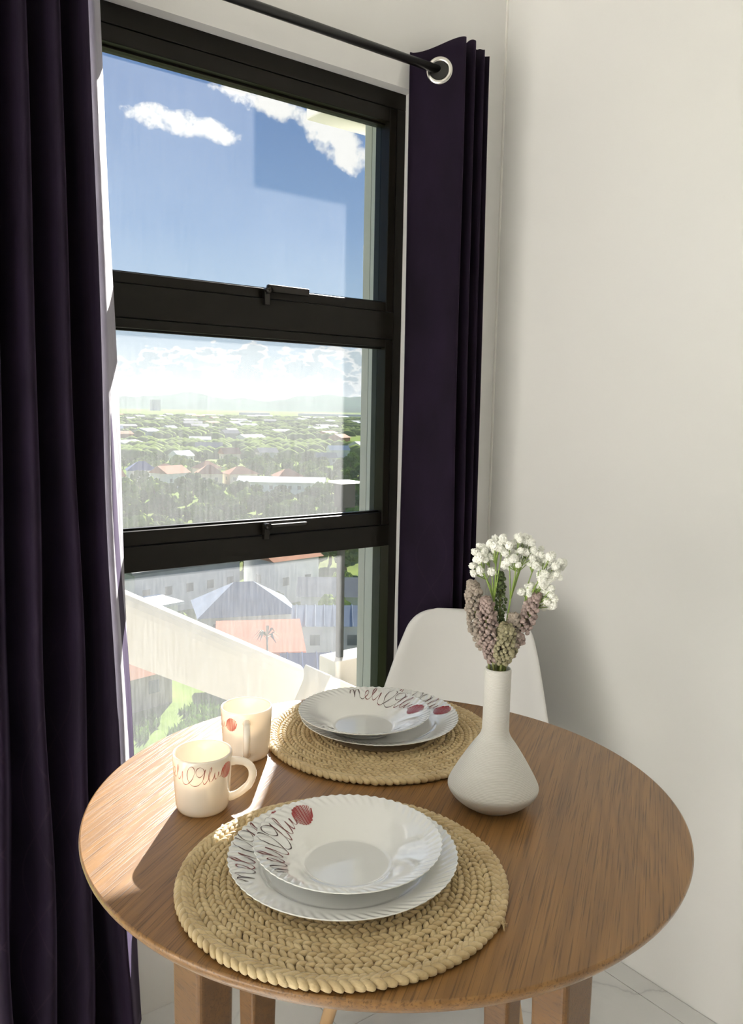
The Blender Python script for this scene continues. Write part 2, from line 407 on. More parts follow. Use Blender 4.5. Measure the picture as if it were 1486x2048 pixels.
# ------------------------------------------------------------------ main window
win = empty('window_1', (0, 0, 0)); tag(win, 'dark brown framed three pane window with dusty glass tinted to dim the view', None, None, 'structure')
FY0, FY1 = 0.733, 0.800
def part(name, boxes, mat, parent, bevel=0.0015):
    b = MB()
    for bx in boxes: b.box(*bx)
    return b.build(name, mat, parent, bevel=bevel)
fr = M['frame']
part('frame_head', [(WX0, WX1, FY0, FY1, 1.975, WZ1)], fr, win)
part('frame_jamb', [(0.576, WX1, FY0, FY1, WZ0, 1.975)], fr, win)
part('frame_jamb', [(WX0, WX0 + 0.024, FY0, FY1, WZ0, 1.975)], fr, win)
part('frame_sill', [(WX0, WX1, FY0 - 0.008, FY1, WZ0, WZ0 + 0.04)], fr, win)
part('transom', [(WX0 + 0.024, 0.576, FY0, FY1, 1.448, 1.512)], fr, win)
part('transom', [(WX0 + 0.024, 0.576, FY0, FY1, 0.946, 0.998)], fr, win)
def sash(z0, z1, bot, top):
    s = empty('sash'); s.parent = win
    a, b = WX0 + 0.026, 0.574
    part('stile', [(b - 0.020, b, FY0 + 0.001, FY1 - 0.012, z0, z1)], fr, s)
    part('stile', [(a, a + 0.020, FY0 + 0.001, FY1 - 0.012, z0, z1)], fr, s)
    part('rail', [(a + 0.02, b - 0.02, FY0 + 0.004, FY1 - 0.012, z0, z0 + bot)], fr, s)
    part('rail', [(a + 0.02, b - 0.02, FY0 + 0.001, FY1 - 0.012, z1 - top, z1)], fr, s)
    part('glazing_bead', [(a + 0.02, b - 0.02, 0.752, 0.764, z0 + bot, z0 + bot + 0.004), (a + 0.02, b - 0.02, 0.752, 0.764, z1 - top - 0.004, z1 - top)], M['bead'] if False else fr, s, 0)
    part('pane', [(a + 0.018, b - 0.018, 0.7645, 0.7685, z0 + bot - 0.003, z1 - top + 0.003)], M['glass'], s, 0)
sash(1.513, 1.974, 0.021, 0.031)
sash(0.999, 1.447, 0.030, 0.018)
part('pane', [(WX0 + 0.02, 0.580, 0.7645, 0.7685, WZ0 + 0.035, 0.950)], M['glass'], win, 0)
def handle(x, z, ztop):
    h = empty('latch_handle', (x, FY0, z)); h.parent = win
    MB().box(-0.007, 0.007, -0.010, 0.002, -0.022, 0.010).build('latch_base', M['chrome'], h, bevel=0.002)
    MB().box(-0.004, 0.100, -0.020, -0.009, 0.004, ztop).build('lever', M['chrome'], h, bevel=0.003)
    MB().tube([(-0.0, -0.022, 0.008), (0.0, 0.0, 0.008)], 0.007, 12).build('pivot', M['chrome'], h, smooth=True)
handle(0.225, 1.520, 0.020)
handle(0.225, 1.012, 0.013)
# ------------------------------------------------------------------ second window, unseen, added for fill light (left of the curtain)
w2 = empty('added_window_2'); tag(w2, 'unseen wide window added along the same wall for fill light', None, None, 'structure')
part('frame', [(VX0, VX1, FY0, FY1, VZ1 - 0.05, VZ1), (VX0, VX1, FY0, FY1, VZ0, VZ0 + 0.05), (VX0, VX0 + 0.05, FY0, FY1, VZ0 + 0.05, VZ1 - 0.05), (VX1 - 0.05, VX1, FY0, FY1, VZ0 + 0.05, VZ1 - 0.05)], fr, w2)
part('mullion', [((VX0 + VX1) / 2 - 0.025, (VX0 + VX1) / 2 + 0.025, FY0, FY1, VZ0 + 0.05, VZ1 - 0.05)], fr, w2)
part('pane', [(VX0 + 0.05, (VX0 + VX1) / 2 - 0.025, 0.7645, 0.7685, VZ0 + 0.05, VZ1 - 0.05)], M['clear'], w2, 0)
part('pane', [((VX0 + VX1) / 2 + 0.025, VX1 - 0.05, 0.7645, 0.7685, VZ0 + 0.05, VZ1 - 0.05)], M['clear'], w2, 0)

# ------------------------------------------------------------------ curtains and rod
def catmull(pts, n=10, closed=False):
    P = [Vector(p) for p in pts]; k = len(P); out = []
    rng = range(k) if closed else range(k - 1)
    for i in rng:
        if closed: a, b, c, d = P[i - 1], P[i], P[(i + 1) % k], P[(i + 2) % k]
        else: a, b, c, d = P[max(i - 1, 0)], P[i], P[i + 1], P[min(i + 2, k - 1)]
        for q in range(n):
            t = q / n
            out.append(0.5 * ((2 * b) + (c - a) * t + (2 * a - 5 * b + 4 * c - d) * t * t + (3 * b - a - 3 * c + d) * t ** 3))
    if not closed: out.append(P[-1].copy())
    return out
def cloth(name, path, zs, mat, parent, warp, thick=0.0025, off=0.0):
    P = path; k = len(P); L = [0.0]
    for i in range(1, k): L.append(L[-1] + (P[i] - P[i - 1]).length)
    nrm = []
    for i in range(k):
        t = P[min(i + 1, k - 1)] - P[max(i - 1, 0)]; t.normalize(); nrm.append(Vector((t.y, -t.x, 0)))
    vs = []; uv = []
    for z in zs:
        for i in range(k):
            p = P[i] + nrm[i] * off
            vs.append(warp(p.x, p.y, z, L[i])); uv.append((L[i], z))
    fs = [(r * k + i, r * k + i + 1, (r + 1) * k + i + 1, (r + 1) * k + i) for r in range(len(zs) - 1) for i in range(k - 1)]
    me = bpy.data.meshes.new(name); me.from_pydata(vs, [], fs); me.update()
    ul = me.uv_layers.new(name='UVMap')
    for lp in me.loops: ul.data[lp.index].uv = uv[lp.vertex_index]
    me.polygons.foreach_set('use_smooth', [True] * len(me.polygons))
    o = link(name, me, mat, parent)
    sd = o.modifiers.new('thickness', 'SOLIDIFY'); sd.thickness = thick; sd.offset = 0
    return o
ROD_Y, ROD_Z = 0.645, 2.047
rod = empty('curtain_rod', (0.2, ROD_Y, ROD_Z)); tag(rod, 'black round curtain rod above the window', 'curtain rod')
MB().tube([(-1.06, 0, 0), (0.530, 0, 0)], 0.0095, 16).build('pole', M['rod'], rod, smooth=True)
MB().lathe([(0.0, 0.020), (0.012, 0.018), (0.016, 0.008), (0.016, 0.0), (0.0, 0.0)], 20).build('finial', M['rod'], rod, smooth=True).matrix_local = Matrix.Translation((0.530, 0, 0)) @ Matrix.Rotation(PI / 2, 4, 'Y')
for bxp in (-0.95, 0.522):
    MB().box(bxp - 0.007, bxp + 0.007, -0.004, YW - ROD_Y, -0.022, -0.009).build('bracket', M['rod'], rod, bevel=0.002)
# right curtain: stacked flat pleats, first face turned to the room with one eyelet
rc = empty('curtain', (0.66, 0.65, 0.0)); tag(rc, 'dark purple velvet curtain with a steel eyelet bunched right of the window', 'curtain')
raw = [(0.545, 0.684), (0.556, 0.682), (0.575, 0.668), (0.605, 0.640), (0.634, 0.608), (0.648, 0.600), (0.656, 0.612), (0.660, 0.650), (0.664, 0.682), (0.671, 0.688),
       (0.678, 0.675), (0.680, 0.640), (0.684, 0.612), (0.691, 0.607), (0.697, 0.620), (0.700, 0.655), (0.704, 0.684), (0.711, 0.688), (0.717, 0.672), (0.720, 0.640), (0.725, 0.616), (0.731, 0.614),
       (0.736, 0.630), (0.739, 0.660), (0.744, 0.684), (0.750, 0.684), (0.756, 0.660), (0.762, 0.636), (0.768, 0.630)]
rpath = catmull([((x - 0.545) * 0.88 + 0.569 - 0.66, y - 0.65, 0) for x, y in raw], 5)
def rwarp(x, y, z, s):
    f = (2.09 - z) / 2.09
    return (x * (1 + 0.06 * f) + 0.004 * math.sin(5 * z + 30 * s) * f + 0.012 * f, min(y, 0.046) + 0.004 * math.sin(3.3 * z + 22 * s) * f, z + (0.015 * math.sin(PI * min(s, 0.135) / 0.135 - PI / 2) + (0.006 * math.sin(90 * s) if s > 0.135 else 0) if z > 2.085 else 0))
zs = [0.03 + (2.098 - 0.03) * i / 60 for i in range(61)]
cloth('drape', rpath, zs, M['velvet'], rc, rwarp)
def ring_at(parent, c, ang):
    b = MB(); n, m2 = 40, 8; vs = []; fs = []
    prof = [(0.0200, -0.003), (0.0195, 0.0), (0.0200, 0.003), (0.0235, 0.0045), (0.0290, 0.0035), (0.0305, 0.001), (0.0305, -0.001), (0.0290, -0.0035), (0.0235, -0.0045)]
    k = len(prof)
    for j in range(n):
        a = 2 * PI * j / n
        for r, h in prof: vs.append((r * math.cos(a), h, r * math.sin(a)))
    for j in range(n):
        for i in range(k): fs.append((j * k + i, j * k + (i + 1) % k, ((j + 1) % n) * k + (i + 1) % k, ((j + 1) % n) * k + i))
    b.add(vs, fs); o = b.build('eyelet', M['steel'], parent, smooth=True); o.location = c; o.rotation_euler = (0, 0, ang)
    # black disc painting the shade inside the eyelet opening
    d = MB().tube([(0, -0.0032, 0), (0, 0.0032, 0)], 0.0198, 32).build('eyelet_shade_disc', M['rod'], o)
    return o
ring_at(rc, (0.620 - 0.66, 0.640 - 0.65, ROD_Z - 0.004), math.atan2(-0.066, 0.064))
# left curtain
lc = empty('curtain', (-0.26, 0.645, 0.0)); tag(lc, 'almost black purple velvet curtain hanging left of the window to the floor', 'curtain')
lraw = []
xx = -0.362
for i in range(4):
    lraw += [(xx, 0.672), (xx + 0.010, 0.640), (xx + 0.018, 0.606), (xx + 0.026, 0.600), (xx + 0.034, 0.618), (xx + 0.040, 0.655), (xx + 0.047, 0.680)]
    xx += 0.052
# last pleat: front fold, then turning back to the glass
while lraw[-1][0] > -0.200: lraw.pop()
lraw += [(-0.197, 0.650), (-0.192, 0.612), (-0.184, 0.598), (-0.177, 0.602), (-0.160, 0.636), (-0.140, 0.680)]
lpath = catmull([(x + 0.26, y - 0.645, 0) for x, y in lraw], 6)
def lwarp(x, y, z, s):
    f = max(0.0, (2.10 - z) / 2.10)
    w = 0.006 * math.sin(4.1 * z + 25 * s) + 0.004 * math.sin(9 * z + 11 * s + 1)
    return (x * (1 + 0.42 * f) + w * f - 0.004, y * (1 + 0.35 * f * (1 if y < 0 else 0.0)) + 0.5 * w * f, z)
lzs = [0.012 + (2.098 - 0.012) * i / 70 for i in range(71)]
cloth('drape', lpath, lzs, M['velvet'], lc, lwarp)
cloth('lining', lpath[-19:], [z for z in lzs[:-1] if z > 0.50], M['lining'], lc, lwarp, 0.001, 0.0030)
for gx in (-0.325, -0.275, -0.225): ring_at(lc, (gx + 0.26, 0.0, ROD_Z - 0.004), PI / 2 + 0.25)

# ------------------------------------------------------------------ round table
TZ = 0.75                      # the tableware below is drawn for a 0.80 m top at 0.75 m ...
K = 0.855                      # ... and set to the real 0.684 m top
TX, TY, TTZ, TR = -0.0971, -0.1228, 0.8268, 0.342
def settle(o):                 # move a piece of tableware from the drawing position onto the real table
    o.location = (TX + K * o.location.x, TY + K * o.location.y, TTZ + K * (o.location.z - TZ)); o.scale = tuple(K * q for q in o.scale)
    return o
tab = empty('round_table', (TX, TY, 0)); tag(tab, 'round brown oak veneer dining table in front of the window', 'table')
prof = [(TR - 0.0022, TTZ), (TR - 0.0005, TTZ - 0.001), (TR, TTZ - 0.003), (TR - 0.0015, TTZ - 0.008), (TR - 0.007, TTZ - 0.0150), (TR - 0.010, TTZ - 0.0158)]
tt = MB(); n = 160
tt.lathe(prof, n); base = len(tt.v)
tt.f.append(tuple(range(n))); tt.f.append(tuple(range(base - n, base))[::-1])
o = tt.build('tabletop', M['table'], tab)
for p in o.data.polygons: p.use_smooth = len(p.vertices) == 4
MB().lathe([(0.255, TTZ - 0.0158), (0.255, TTZ - 0.05), (0.236, TTZ - 0.05), (0.236, TTZ - 0.0158), (0.255, TTZ - 0.0158)], 64).build('apron', M['leg'], tab, smooth=False)
for k, a in enumerate((187, 277, 97, 7)):
    ca = math.radians(a); m4 = Matrix.Rotation(ca, 4, 'Z')
    lm = MB(); zs_ = [(TTZ - 0.0158, 0.0262, 0.250), (0.50, 0.0235, 0.252), (0.0, 0.0155, 0.256)]
    vs = []
    for z, h, r in zs_:
        for sx, sy in ((-1, -1), (1, -1), (1, 1), (-1, 1)): vs.append(m4 @ Vector((r + sx * h * 0.8, sy * h, z)))
    fs = [(0, 3, 2, 1), (8, 9, 10, 11)]
    for q in range(2):
        for j in range(4): fs.append((q * 4 + j, q * 4 + (j + 1) % 4, q * 4 + 4 + (j + 1) % 4, q * 4 + 4 + j))
    lm.add(vs, fs); lm.build('leg', M['leg'], tab, bevel=0.006, segs=4)

# ------------------------------------------------------------------ white shell chair
ch = empty('dining_chair', (0.425, 0.335, 0.0), -math.radians(53.1)); tag(ch, 'white moulded plastic shell chair tucked into the corner behind the table', 'chair')
cprof = catmull([(-0.215, 0.425, 0), (-0.205, 0.445, 0), (-0.16, 0.452, 0), (-0.06, 0.440, 0), (0.05, 0.428, 0), (0.125, 0.438, 0), (0.175, 0.480, 0), (0.205, 0.560, 0), (0.230, 0.650, 0), (0.253, 0.740, 0), (0.275, 0.822, 0)], 6)
nv, nu = len(cprof), 32
def half_w(v):
    pts = [(0, 0.185), (0.06, 0.205), (0.25, 0.228), (0.45, 0.234), (0.58, 0.226), (0.70, 0.204), (0.82, 0.178), (0.90, 0.160), (0.95, 0.145), (0.98, 0.127), (1.0, 0.095)]
    for (a, x), (b, y) in zip(pts, pts[1:]):
        if v <= b: return x + (y - x) * (v - a) / (b - a)
    return pts[-1][1]
vs = []; fs = []
for i, p in enumerate(cprof):
    v = i / (nv - 1); w = half_w(v); back = min(1.0, max(0.0, (v - 0.42) / 0.25)); back = back * back * (3 - 2 * back)
    for j in range(nu + 1):
        u = -1 + 2 * j / nu; uu = abs(u)
        lift = (uu ** 3) * 0.050 * (1 - back) * min(1, v / 0.12 + 0.3)
        fwd = (uu ** 2.4) * (0.105 * back * (1 - 0.65 * max(0, (v - 0.6) / 0.4)))
        lip = 0.012 * max(0, (uu - 0.9) / 0.1)
        topcurl = 0.010 * max(0.0, (v - 0.96) / 0.04) ** 2
        vs.append((u * w * (1 + 0.0 * lip), p.x - fwd + topcurl + lip * back, p.y + lift - lip * (1 - back) * 0.6))
for i in range(nv - 1):
    for j in range(nu): fs.append((i * (nu + 1) + j, i * (nu + 1) + j + 1, (i + 1) * (nu + 1) + j + 1, (i + 1) * (nu + 1) + j))
me = bpy.data.meshes.new('shell'); me.from_pydata(vs, [], fs); me.update()
me.polygons.foreach_set('use_smooth', [True] * len(me.polygons))
sh = link('shell', me, M['chair'], ch)
sd = sh.modifiers.new('thickness', 'SOLIDIFY'); sd.thickness = 0.006; sd.offset = -1
ss = sh.modifiers.new('subdivision', 'SUBSURF'); ss.levels = 1; ss.render_levels = 1
feet = [(-0.21, -0.20), (0.21, -0.20), (-0.21, 0.20), (0.21, 0.20)]; tops = [(-0.115, -0.10), (0.115, -0.10), (-0.115, 0.09), (0.115, 0.09)]
for (fx, fy), (tx, ty) in zip(feet, tops):
    MB().tube([(fx, fy, 0), (fx * 0.5 + tx * 0.5, fy * 0.5 + ty * 0.5, 0.20), (tx, ty, 0.408)], [0.011, 0.0155, 0.0125], 12).build('leg', M['dowel'], ch, smooth=True)
br = MB()
def at_leg(i, z): t = z / 0.408; return Vector((feet[i][0] + (tops[i][0] - feet[i][0]) * t, feet[i][1] + (tops[i][1] - feet[i][1]) * t, z))
for i, j in ((0, 1), (2, 3), (0, 2), (1, 3)):
    MB().tube([at_leg(i, 0.34), at_leg(j, 0.20)], 0.0035, 8).build('brace', M['black'], ch)
    MB().tube([at_leg(i, 0.20), at_leg(j, 0.34)], 0.0035, 8).build('brace', M['black'], ch)
MB().box(-0.125, 0.125, -0.11, 0.10, 0.404, 0.416).build('seat_mount', M['black'], ch, bevel=0.003)

# ------------------------------------------------------------------ placemats
def lump_mesh(nl=8, nr=7):
    vs = []; fs = []
    for i in range(nl + 1):
        t = i / nl; x = -math.cos(PI * t); rr = math.sin(PI * t) ** 0.75
        for k in range(nr): vs.append(Vector((x, rr * math.cos(2 * PI * k / nr), rr * math.sin(2 * PI * k / nr))))
    for i in range(nl):
        for k in range(nr): fs.append((i * nr + k, i * nr + (k + 1) % nr, (i + 1) * nr + (k + 1) % nr, (i + 1) * nr + k))
    return vs, fs
LV, LF = lump_mesh()
def plait_ring(mb, r, slant, ln, wd, ht, zc, sp, rnd):
    n = round(2 * PI * r / sp); ph = rnd.random()
    for i in range(n):
        th = 2 * PI * (i + ph + rnd.uniform(-0.08, 0.08)) / n
        a, b, c = ln * rnd.uniform(0.92, 1.1), wd * rnd.uniform(0.92, 1.08), ht * rnd.uniform(0.92, 1.1)
        m4 = Matrix.Translation((r * math.cos(th), r * math.sin(th), zc)) @ Matrix.Rotation(th + PI / 2 + slant + rnd.uniform(-0.08, 0.08), 4, 'Z') @ Matrix.Rotation(rnd.uniform(0.10, 0.22), 4, 'Y')
        mb.add([m4 @ Vector((v.x * a, v.y * b, v.z * c)) for v in LV], LF)
def make_mat(loc, rz, label):
    t = empty('placemat', loc, rz); tag(t, label, 'placemat', 'round woven placemats')
    rnd = random.Random(int(1000 * loc[0]) + 5)
    MB().lathe([(0.0, 0.0006), (0.182, 0.0006), (0.182, 0.0036), (0.0, 0.0036)], 72).build('backing_coil', M['straw_shaded'], t)
    MB().lathe([(0.0, 0.0036), (0.088, 0.0036), (0.088, 0.0098), (0.0, 0.0098)], 48).build('centre_coil', M['straw_shaded'], t)
    r = 0.092; k = 0; w = 0.0076
    while r < 0.1765:
        mb = MB(); plait_ring(mb, r, 0.52 if k % 2 else -0.52, 0.0067, 0.0034, 0.0042, 0.0057, 0.0094, rnd)
        mb.build('braid_row', M['straw'], t, smooth=True); r += w; k += 1
    mb = MB(); plait_ring(mb, 0.1805, 0.45, 0.0088, 0.0044, 0.0048, 0.0064, 0.0105, rnd); plait_ring(mb, 0.1865, -0.45, 0.0088, 0.0044, 0.0048, 0.0062, 0.0105, rnd)
    mb.build('rim_braid', M['straw'], t, smooth=True)
    f = MB()
    for q in range(7):
        a0 = random.uniform(-0.02, 0.02); f.tube([(0.186 * math.cos(a0), 0.186 * math.sin(a0), 0.004), (0.192, random.uniform(-0.006, 0.006), 0.006), (0.197, random.uniform(-0.012, 0.004), random.uniform(0.002, 0.006))], [0.0014, 0.001, 0.0004], 5)
    f.build('frayed_end', M['straw'], t, smooth=True)
    t.scale = (0.97, 0.97, 1.0)
    return settle(t)
make_mat((-0.166, -0.136, TZ), math.radians(-62), 'round woven straw placemat nearest the viewer under the front plates')
make_mat((0.122, 0.170, TZ), math.radians(120), 'round woven straw placemat beside the vase under the back plates')
MATZ = TZ + 0.0104

# ------------------------------------------------------------------ plates with fluted rims
def interp(prof, r):
    for (a, x), (b, y) in zip(prof, prof[1:]):
        if r <= b:
            t = (r - a) / (b - a) if b > a else 0; t2 = t * t * (3 - 2 * t)
            return x + (y - x) * t
    return prof[-1][1]
def plate_surface(prof, R, r_in, N, amp):
    def f(r, th):
        q = min(1.0, max(0.0, (r - r_in) / (R - r_in)))
        fl = amp * math.sin(q * PI / 2) ** 1.3 * math.cos(N * (th + 0.12 * (1 - q)))
        return interp(prof, r) + fl
    return f
def smooth_prof(pts, n=8): return [(p.x, p.y) for p in catmull([(a, b, 0) for a, b in pts], n)]
DIN = smooth_prof([(0.0, 0.0035), (0.060, 0.0035), (0.082, 0.0040), (0.090, 0.0060), (0.097, 0.0100), (0.110, 0.0140), (0.122, 0.0178), (0.130, 0.0205)])
SOUP = smooth_prof([(0.0, 0.0040), (0.040, 0.0040), (0.048, 0.0044), (0.0525, 0.0072), (0.060, 0.0125), (0.074, 0.0205), (0.088, 0.0270), (0.098, 0.0305), (0.1065, 0.0330)])
def strip_marks(pts2, width, surf, mapf, lift=0.0005):
    """flat printed line lying on a surface"""
    P = [mapf(s, t) for s, t in pts2]; W = []
    k = len(P); vs = []; fs = []
    for i in range(k):
        a = Vector(P[max(i - 1, 0)]); b = Vector(P[min(i + 1, k - 1)]); t = (b - a)
        if t.length < 1e-9: t = Vector((1, 0))
        t.normalize(); nn = Vector((-t.y, t.x)); w = width * (0.65 + 0.35 * math.sin(i * 0.35)) / 2
        for sg in (-1, 1):
            q = Vector(P[i]) + nn * w * sg; vs.append(surf(q.x, q.y, lift))
    for i in range(k - 1): fs.append((2 * i, 2 * i + 1, 2 * i + 3, 2 * i + 2))
    return vs, fs
SCRIPT = {
 'grey_a': [(0.0, .62), (.10, .92), (.25, 1.06), (.36, .92), (.32, .45), (.30, .22), (.42, .72), (.58, 1.02), (.72, 1.0), (.76, .60), (.80, .20), (.98, .03), (1.2, .15)],
 'wine_a': [(1.2, .15), (1.42, .42), (1.52, .72), (1.40, .88), (1.24, .62), (1.24, .20), (1.45, .0), (1.70, .18), (1.92, .62), (2.06, 1.12), (1.98, 1.26), (1.86, .92), (1.84, .30), (2.0, -.04), (2.22, .14), (2.44, .62), (2.52, .78)],
 'wine_b': [(2.52, .78), (2.48, .30), (2.46, -.10), (2.66, -.36), (2.96, -.34), (3.22, -.06)],
 'grey_b': [(3.0, -.30), (3.40, .10), (3.66, .72), (3.62, 1.18), (3.36, 1.30), (3.08, .98), (2.98, .40), (3.18, -.20), (3.62, -.46), (4.10, -.28), (4.44, .22), (4.52, .86), (4.32, 1.20), (4.02, 1.22), (3.80, .92), (3.86, .52), (4.12, .36), (4.40, .62), (4.62, 1.05)],
 'wine_c': [(4.62, 1.05), (4.48, .50), (4.38, .0), (4.52, -.30), (4.80, .05), (5.06, .72), (5.14, 1.12), (5.02, 1.05), (4.90, .46), (4.94, -.02), (5.14, -.12), (5.36, .22), (5.46, .62), (5.44, .18), (5.56, .0), (5.74, .28), (5.82, .60), (5.82, .20), (5.98, .14), (6.15, .35)],
}
def ball_pts(cx=6.78, cyy=.48, r=.66):
    pts = []; k = 15
    for i in range(k):
        q = -1 + 2 * (i + 0.5) / k; h = r * math.sqrt(max(0, 1 - q * q))
        a = (cx + q * r - 0.10, cyy - h); b = (cx + q * r + 0.05, cyy + h)
        pts += [a, b] if i % 2 == 0 else [b, a]
    out = []
    for (a, b) in zip(pts, pts[1:]):
        for t in range(4): out.append((a[0] + (b[0] - a[0]) * t / 4, a[1] + (b[1] - a[1]) * t / 4))
    return out + [pts[-1]]
def disc_pts(cx=6.78, cyy=.48, r=.62): return cx, cyy, r
def add_script(parent, mapf, surf, u, names, mats, ball=True, width=0.0011, tall=1.0):
    for key, nm in names:
        pts = [(p.x, 0.42 + (p.y - 0.42) * tall) for p in catmull([(a, b, 0) for a, b in SCRIPT[key]], 7)]
        vs, fs = strip_marks(pts, width, surf, mapf); b = MB(); b.add(vs, fs); b.build('printed_line', mats[nm], parent)
    if ball:
        vs, fs = strip_marks(ball_pts(), 0.095 * u, surf, mapf, 0.0006); b = MB(); b.add(vs, fs); b.build('printed_ball', mats['red'], parent)
ALL = [('grey_a', 'grey'), ('wine_a', 'wine'), ('wine_b', 'wine'), ('grey_b', 'grey'), ('wine_c', 'wine')]
INK = {'grey': M['ink_grey'], 'wine': M['ink_wine'], 'red': M['ink_red']}
def make_plate(name, label, cat, loc, prof, R, r_in, N, amp, foot_r, th_ball, rc, unit):
    t = empty(name, loc); tag(t, label, cat, 'white fluted opal glass plates')
    f = plate_surface(prof, R, r_in, N, amp)
    nth = N * 8; rs = sorted(set([0.0005] + [p[0] for p in prof[1:]])); vs = []; fs = []
    thick = 0.0032
    for side in (0, 1):
        for r in (rs if side == 0 else rs[::-1]):
            for j in range(nth):
                th = 2 * PI * j / nth
                q = max(0, (r - r_in) / (R - r_in)); rr = r * (1 + 0.0055 * q * q * math.cos(N * th))
                z = f(r, th) - (thick * (1 - 0.55 * q) if side else 0)
                vs.append((rr * math.cos(th), rr * math.sin(th), z))
    k = len(rs) * 2
    for i in range(k - 1):
        for j in range(nth): fs.append((i * nth + j, i * nth + (j + 1) % nth, (i + 1) * nth + (j + 1) % nth, (i + 1) * nth + j))
    b = MB(); b.add(vs, fs); b.build('dish', M['plate'], t, smooth=True)
    MB().lathe([(foot_r - 0.004, 0.0008), (foot_r - 0.0035, 0.0), (foot_r - 0.0005, 0.0), (foot_r, 0.0016)], 64).build('foot_ring', M['plate'], t, smooth=True)
    # printed scrawl: runs clockwise along the rim and ends in a scribbled ball at angle th_ball
    s_ball = 6.78
    def mapf(s, tt_): return (th_ball + (s_ball - s) * unit, (tt_ - 0.45) * unit)
    # work in metric (arc, radial) space so that line width is true
    def surf(x, y, lift):
        th = x / rc; r = min(R * 0.992, rc + y)
        return (r * math.cos(th), r * math.sin(th), f(r, th) + lift)
    def mp(s, tt_): return (th_ball * rc + (s_ball - s) * unit, (tt_ - 0.42) * unit)
    add_script(t, mp, surf, unit, ALL, INK, True, 0.0016, 1.1)
    return settle(t)
P1 = (-0.160, -0.128); P2 = (0.132, 0.186)
make_plate('dinner_plate', 'white fluted dinner plate lying on the front placemat under the front bowl', 'plate', (P1[0], P1[1], MATZ), DIN, 0.130, 0.106, 68, 0.00048, 0.075, math.radians(98), 0.1105, 0.0215)
make_plate('soup_plate', 'white shallow soup plate with red scribbled ball stacked nearest the viewer', 'plate', (P1[0] + 0.002, P1[1] - 0.006, MATZ + 0.0036), SOUP, 0.1050, 0.086, 60, 0.00036, 0.046, math.radians(94), 0.0850, 0.0205)
make_plate('dinner_plate', 'white fluted dinner plate lying on the back placemat under the back bowl', 'plate', (P2[0], P2[1], MATZ), DIN, 0.130, 0.106, 68, 0.00048, 0.075, math.radians(-20), 0.1105, 0.0215)
make_plate('soup_plate', 'white shallow soup plate with grey handwriting stacked on the plate beside the vase', 'plate', (P2[0] - 0.034, P2[1] - 0.004, MATZ + 0.0036), SOUP, 0.1050, 0.086, 60, 0.00036, 0.046, math.radians(-24), 0.0850, 0.0205)

# ------------------------------------------------------------------ mugs
INKM = {'grey': simple('mug_print_brown', (0.34, 0.16, 0.13), 0.3, 0.1, 40), 'wine': simple('mug_print_rose', (0.50, 0.17, 0.15), 0.3, 0.1, 40), 'red': M['ink_pink']}
def make_mug(loc, handle_az, ball_az, names, label):
    t = empty('mug', loc); tag(t, label, 'mug', 'white opal glass mugs')
    R1, R0, H = 0.0392, 0.0345, 0.0790
    def rad(z): return R0 + (R1 - R0) * min(1, max(0, z / H)) ** 0.9
    op = [(0.0, 0.0008), (0.027, 0.0), (0.0315, 0.0012), (0.0338, 0.0045)] + [(rad(z), z) for z in (0.010, 0.02, 0.03, 0.04, 0.05, 0.06, 0.07, 0.0765)] + [(R1 - 0.0004, 0.0783), (R1 - 0.0016, H), (R1 - 0.0030, 0.0783)]
    ip = [(rad(z) - 0.0034, z) for z in (0.0765, 0.07, 0.06, 0.05, 0.04, 0.03, 0.02, 0.012)] + [(0.029, 0.0065), (0.024, 0.0045), (0.0, 0.0040)]
    MB().lathe(op + ip, 72).build('body', M['mug'], t, smooth=True)
    ca, sa = math.cos(handle_az), math.sin(handle_az)
    hp = catmull([(0.0360, 0.0645, 0), (0.0460, 0.0655, 0), (0.0570, 0.0635, 0), (0.0645, 0.0560, 0), (0.0660, 0.0450, 0), (0.0620, 0.0340, 0), (0.0540, 0.0255, 0), (0.0450, 0.0190, 0), (0.0345, 0.0150, 0)], 5)
    MB().tube([(p.x * ca, p.x * sa, p.y) for p in hp], [0.0052 if 3 < i < len(hp) - 4 else 0.0058 for i in range(len(hp))], 14, flat=1.0).build('handle', M['mug'], t, smooth=True)
    u = 0.0150; s_ball = 6.78; zc = 0.0600
    def mp(s, tt_): return (ball_az * R1 + (s_ball - s) * -u, (tt_ - 0.42) * u)
    def surf(x, y, lift):
        z = zc + y; r = rad(z) + lift * 0.6; th = x / R1
        return (r * math.cos(th), r * math.sin(th), z)
    add_script(t, mp, surf, u, names, INKM, True, 0.0011, 1.0)
    return settle(t)
# reading left to right seen from outside means increasing azimuth
make_mug((-0.2205, 0.1115, TZ), math.radians(-36), math.radians(-62), ALL[1:], 'white mug with pink handwriting and handle to the right, nearest the viewer')
make_mug((-0.0930, 0.2270, TZ), math.radians(-118), math.radians(-154), ALL[2:], 'white mug with pink scribbled ball standing behind the other mug')

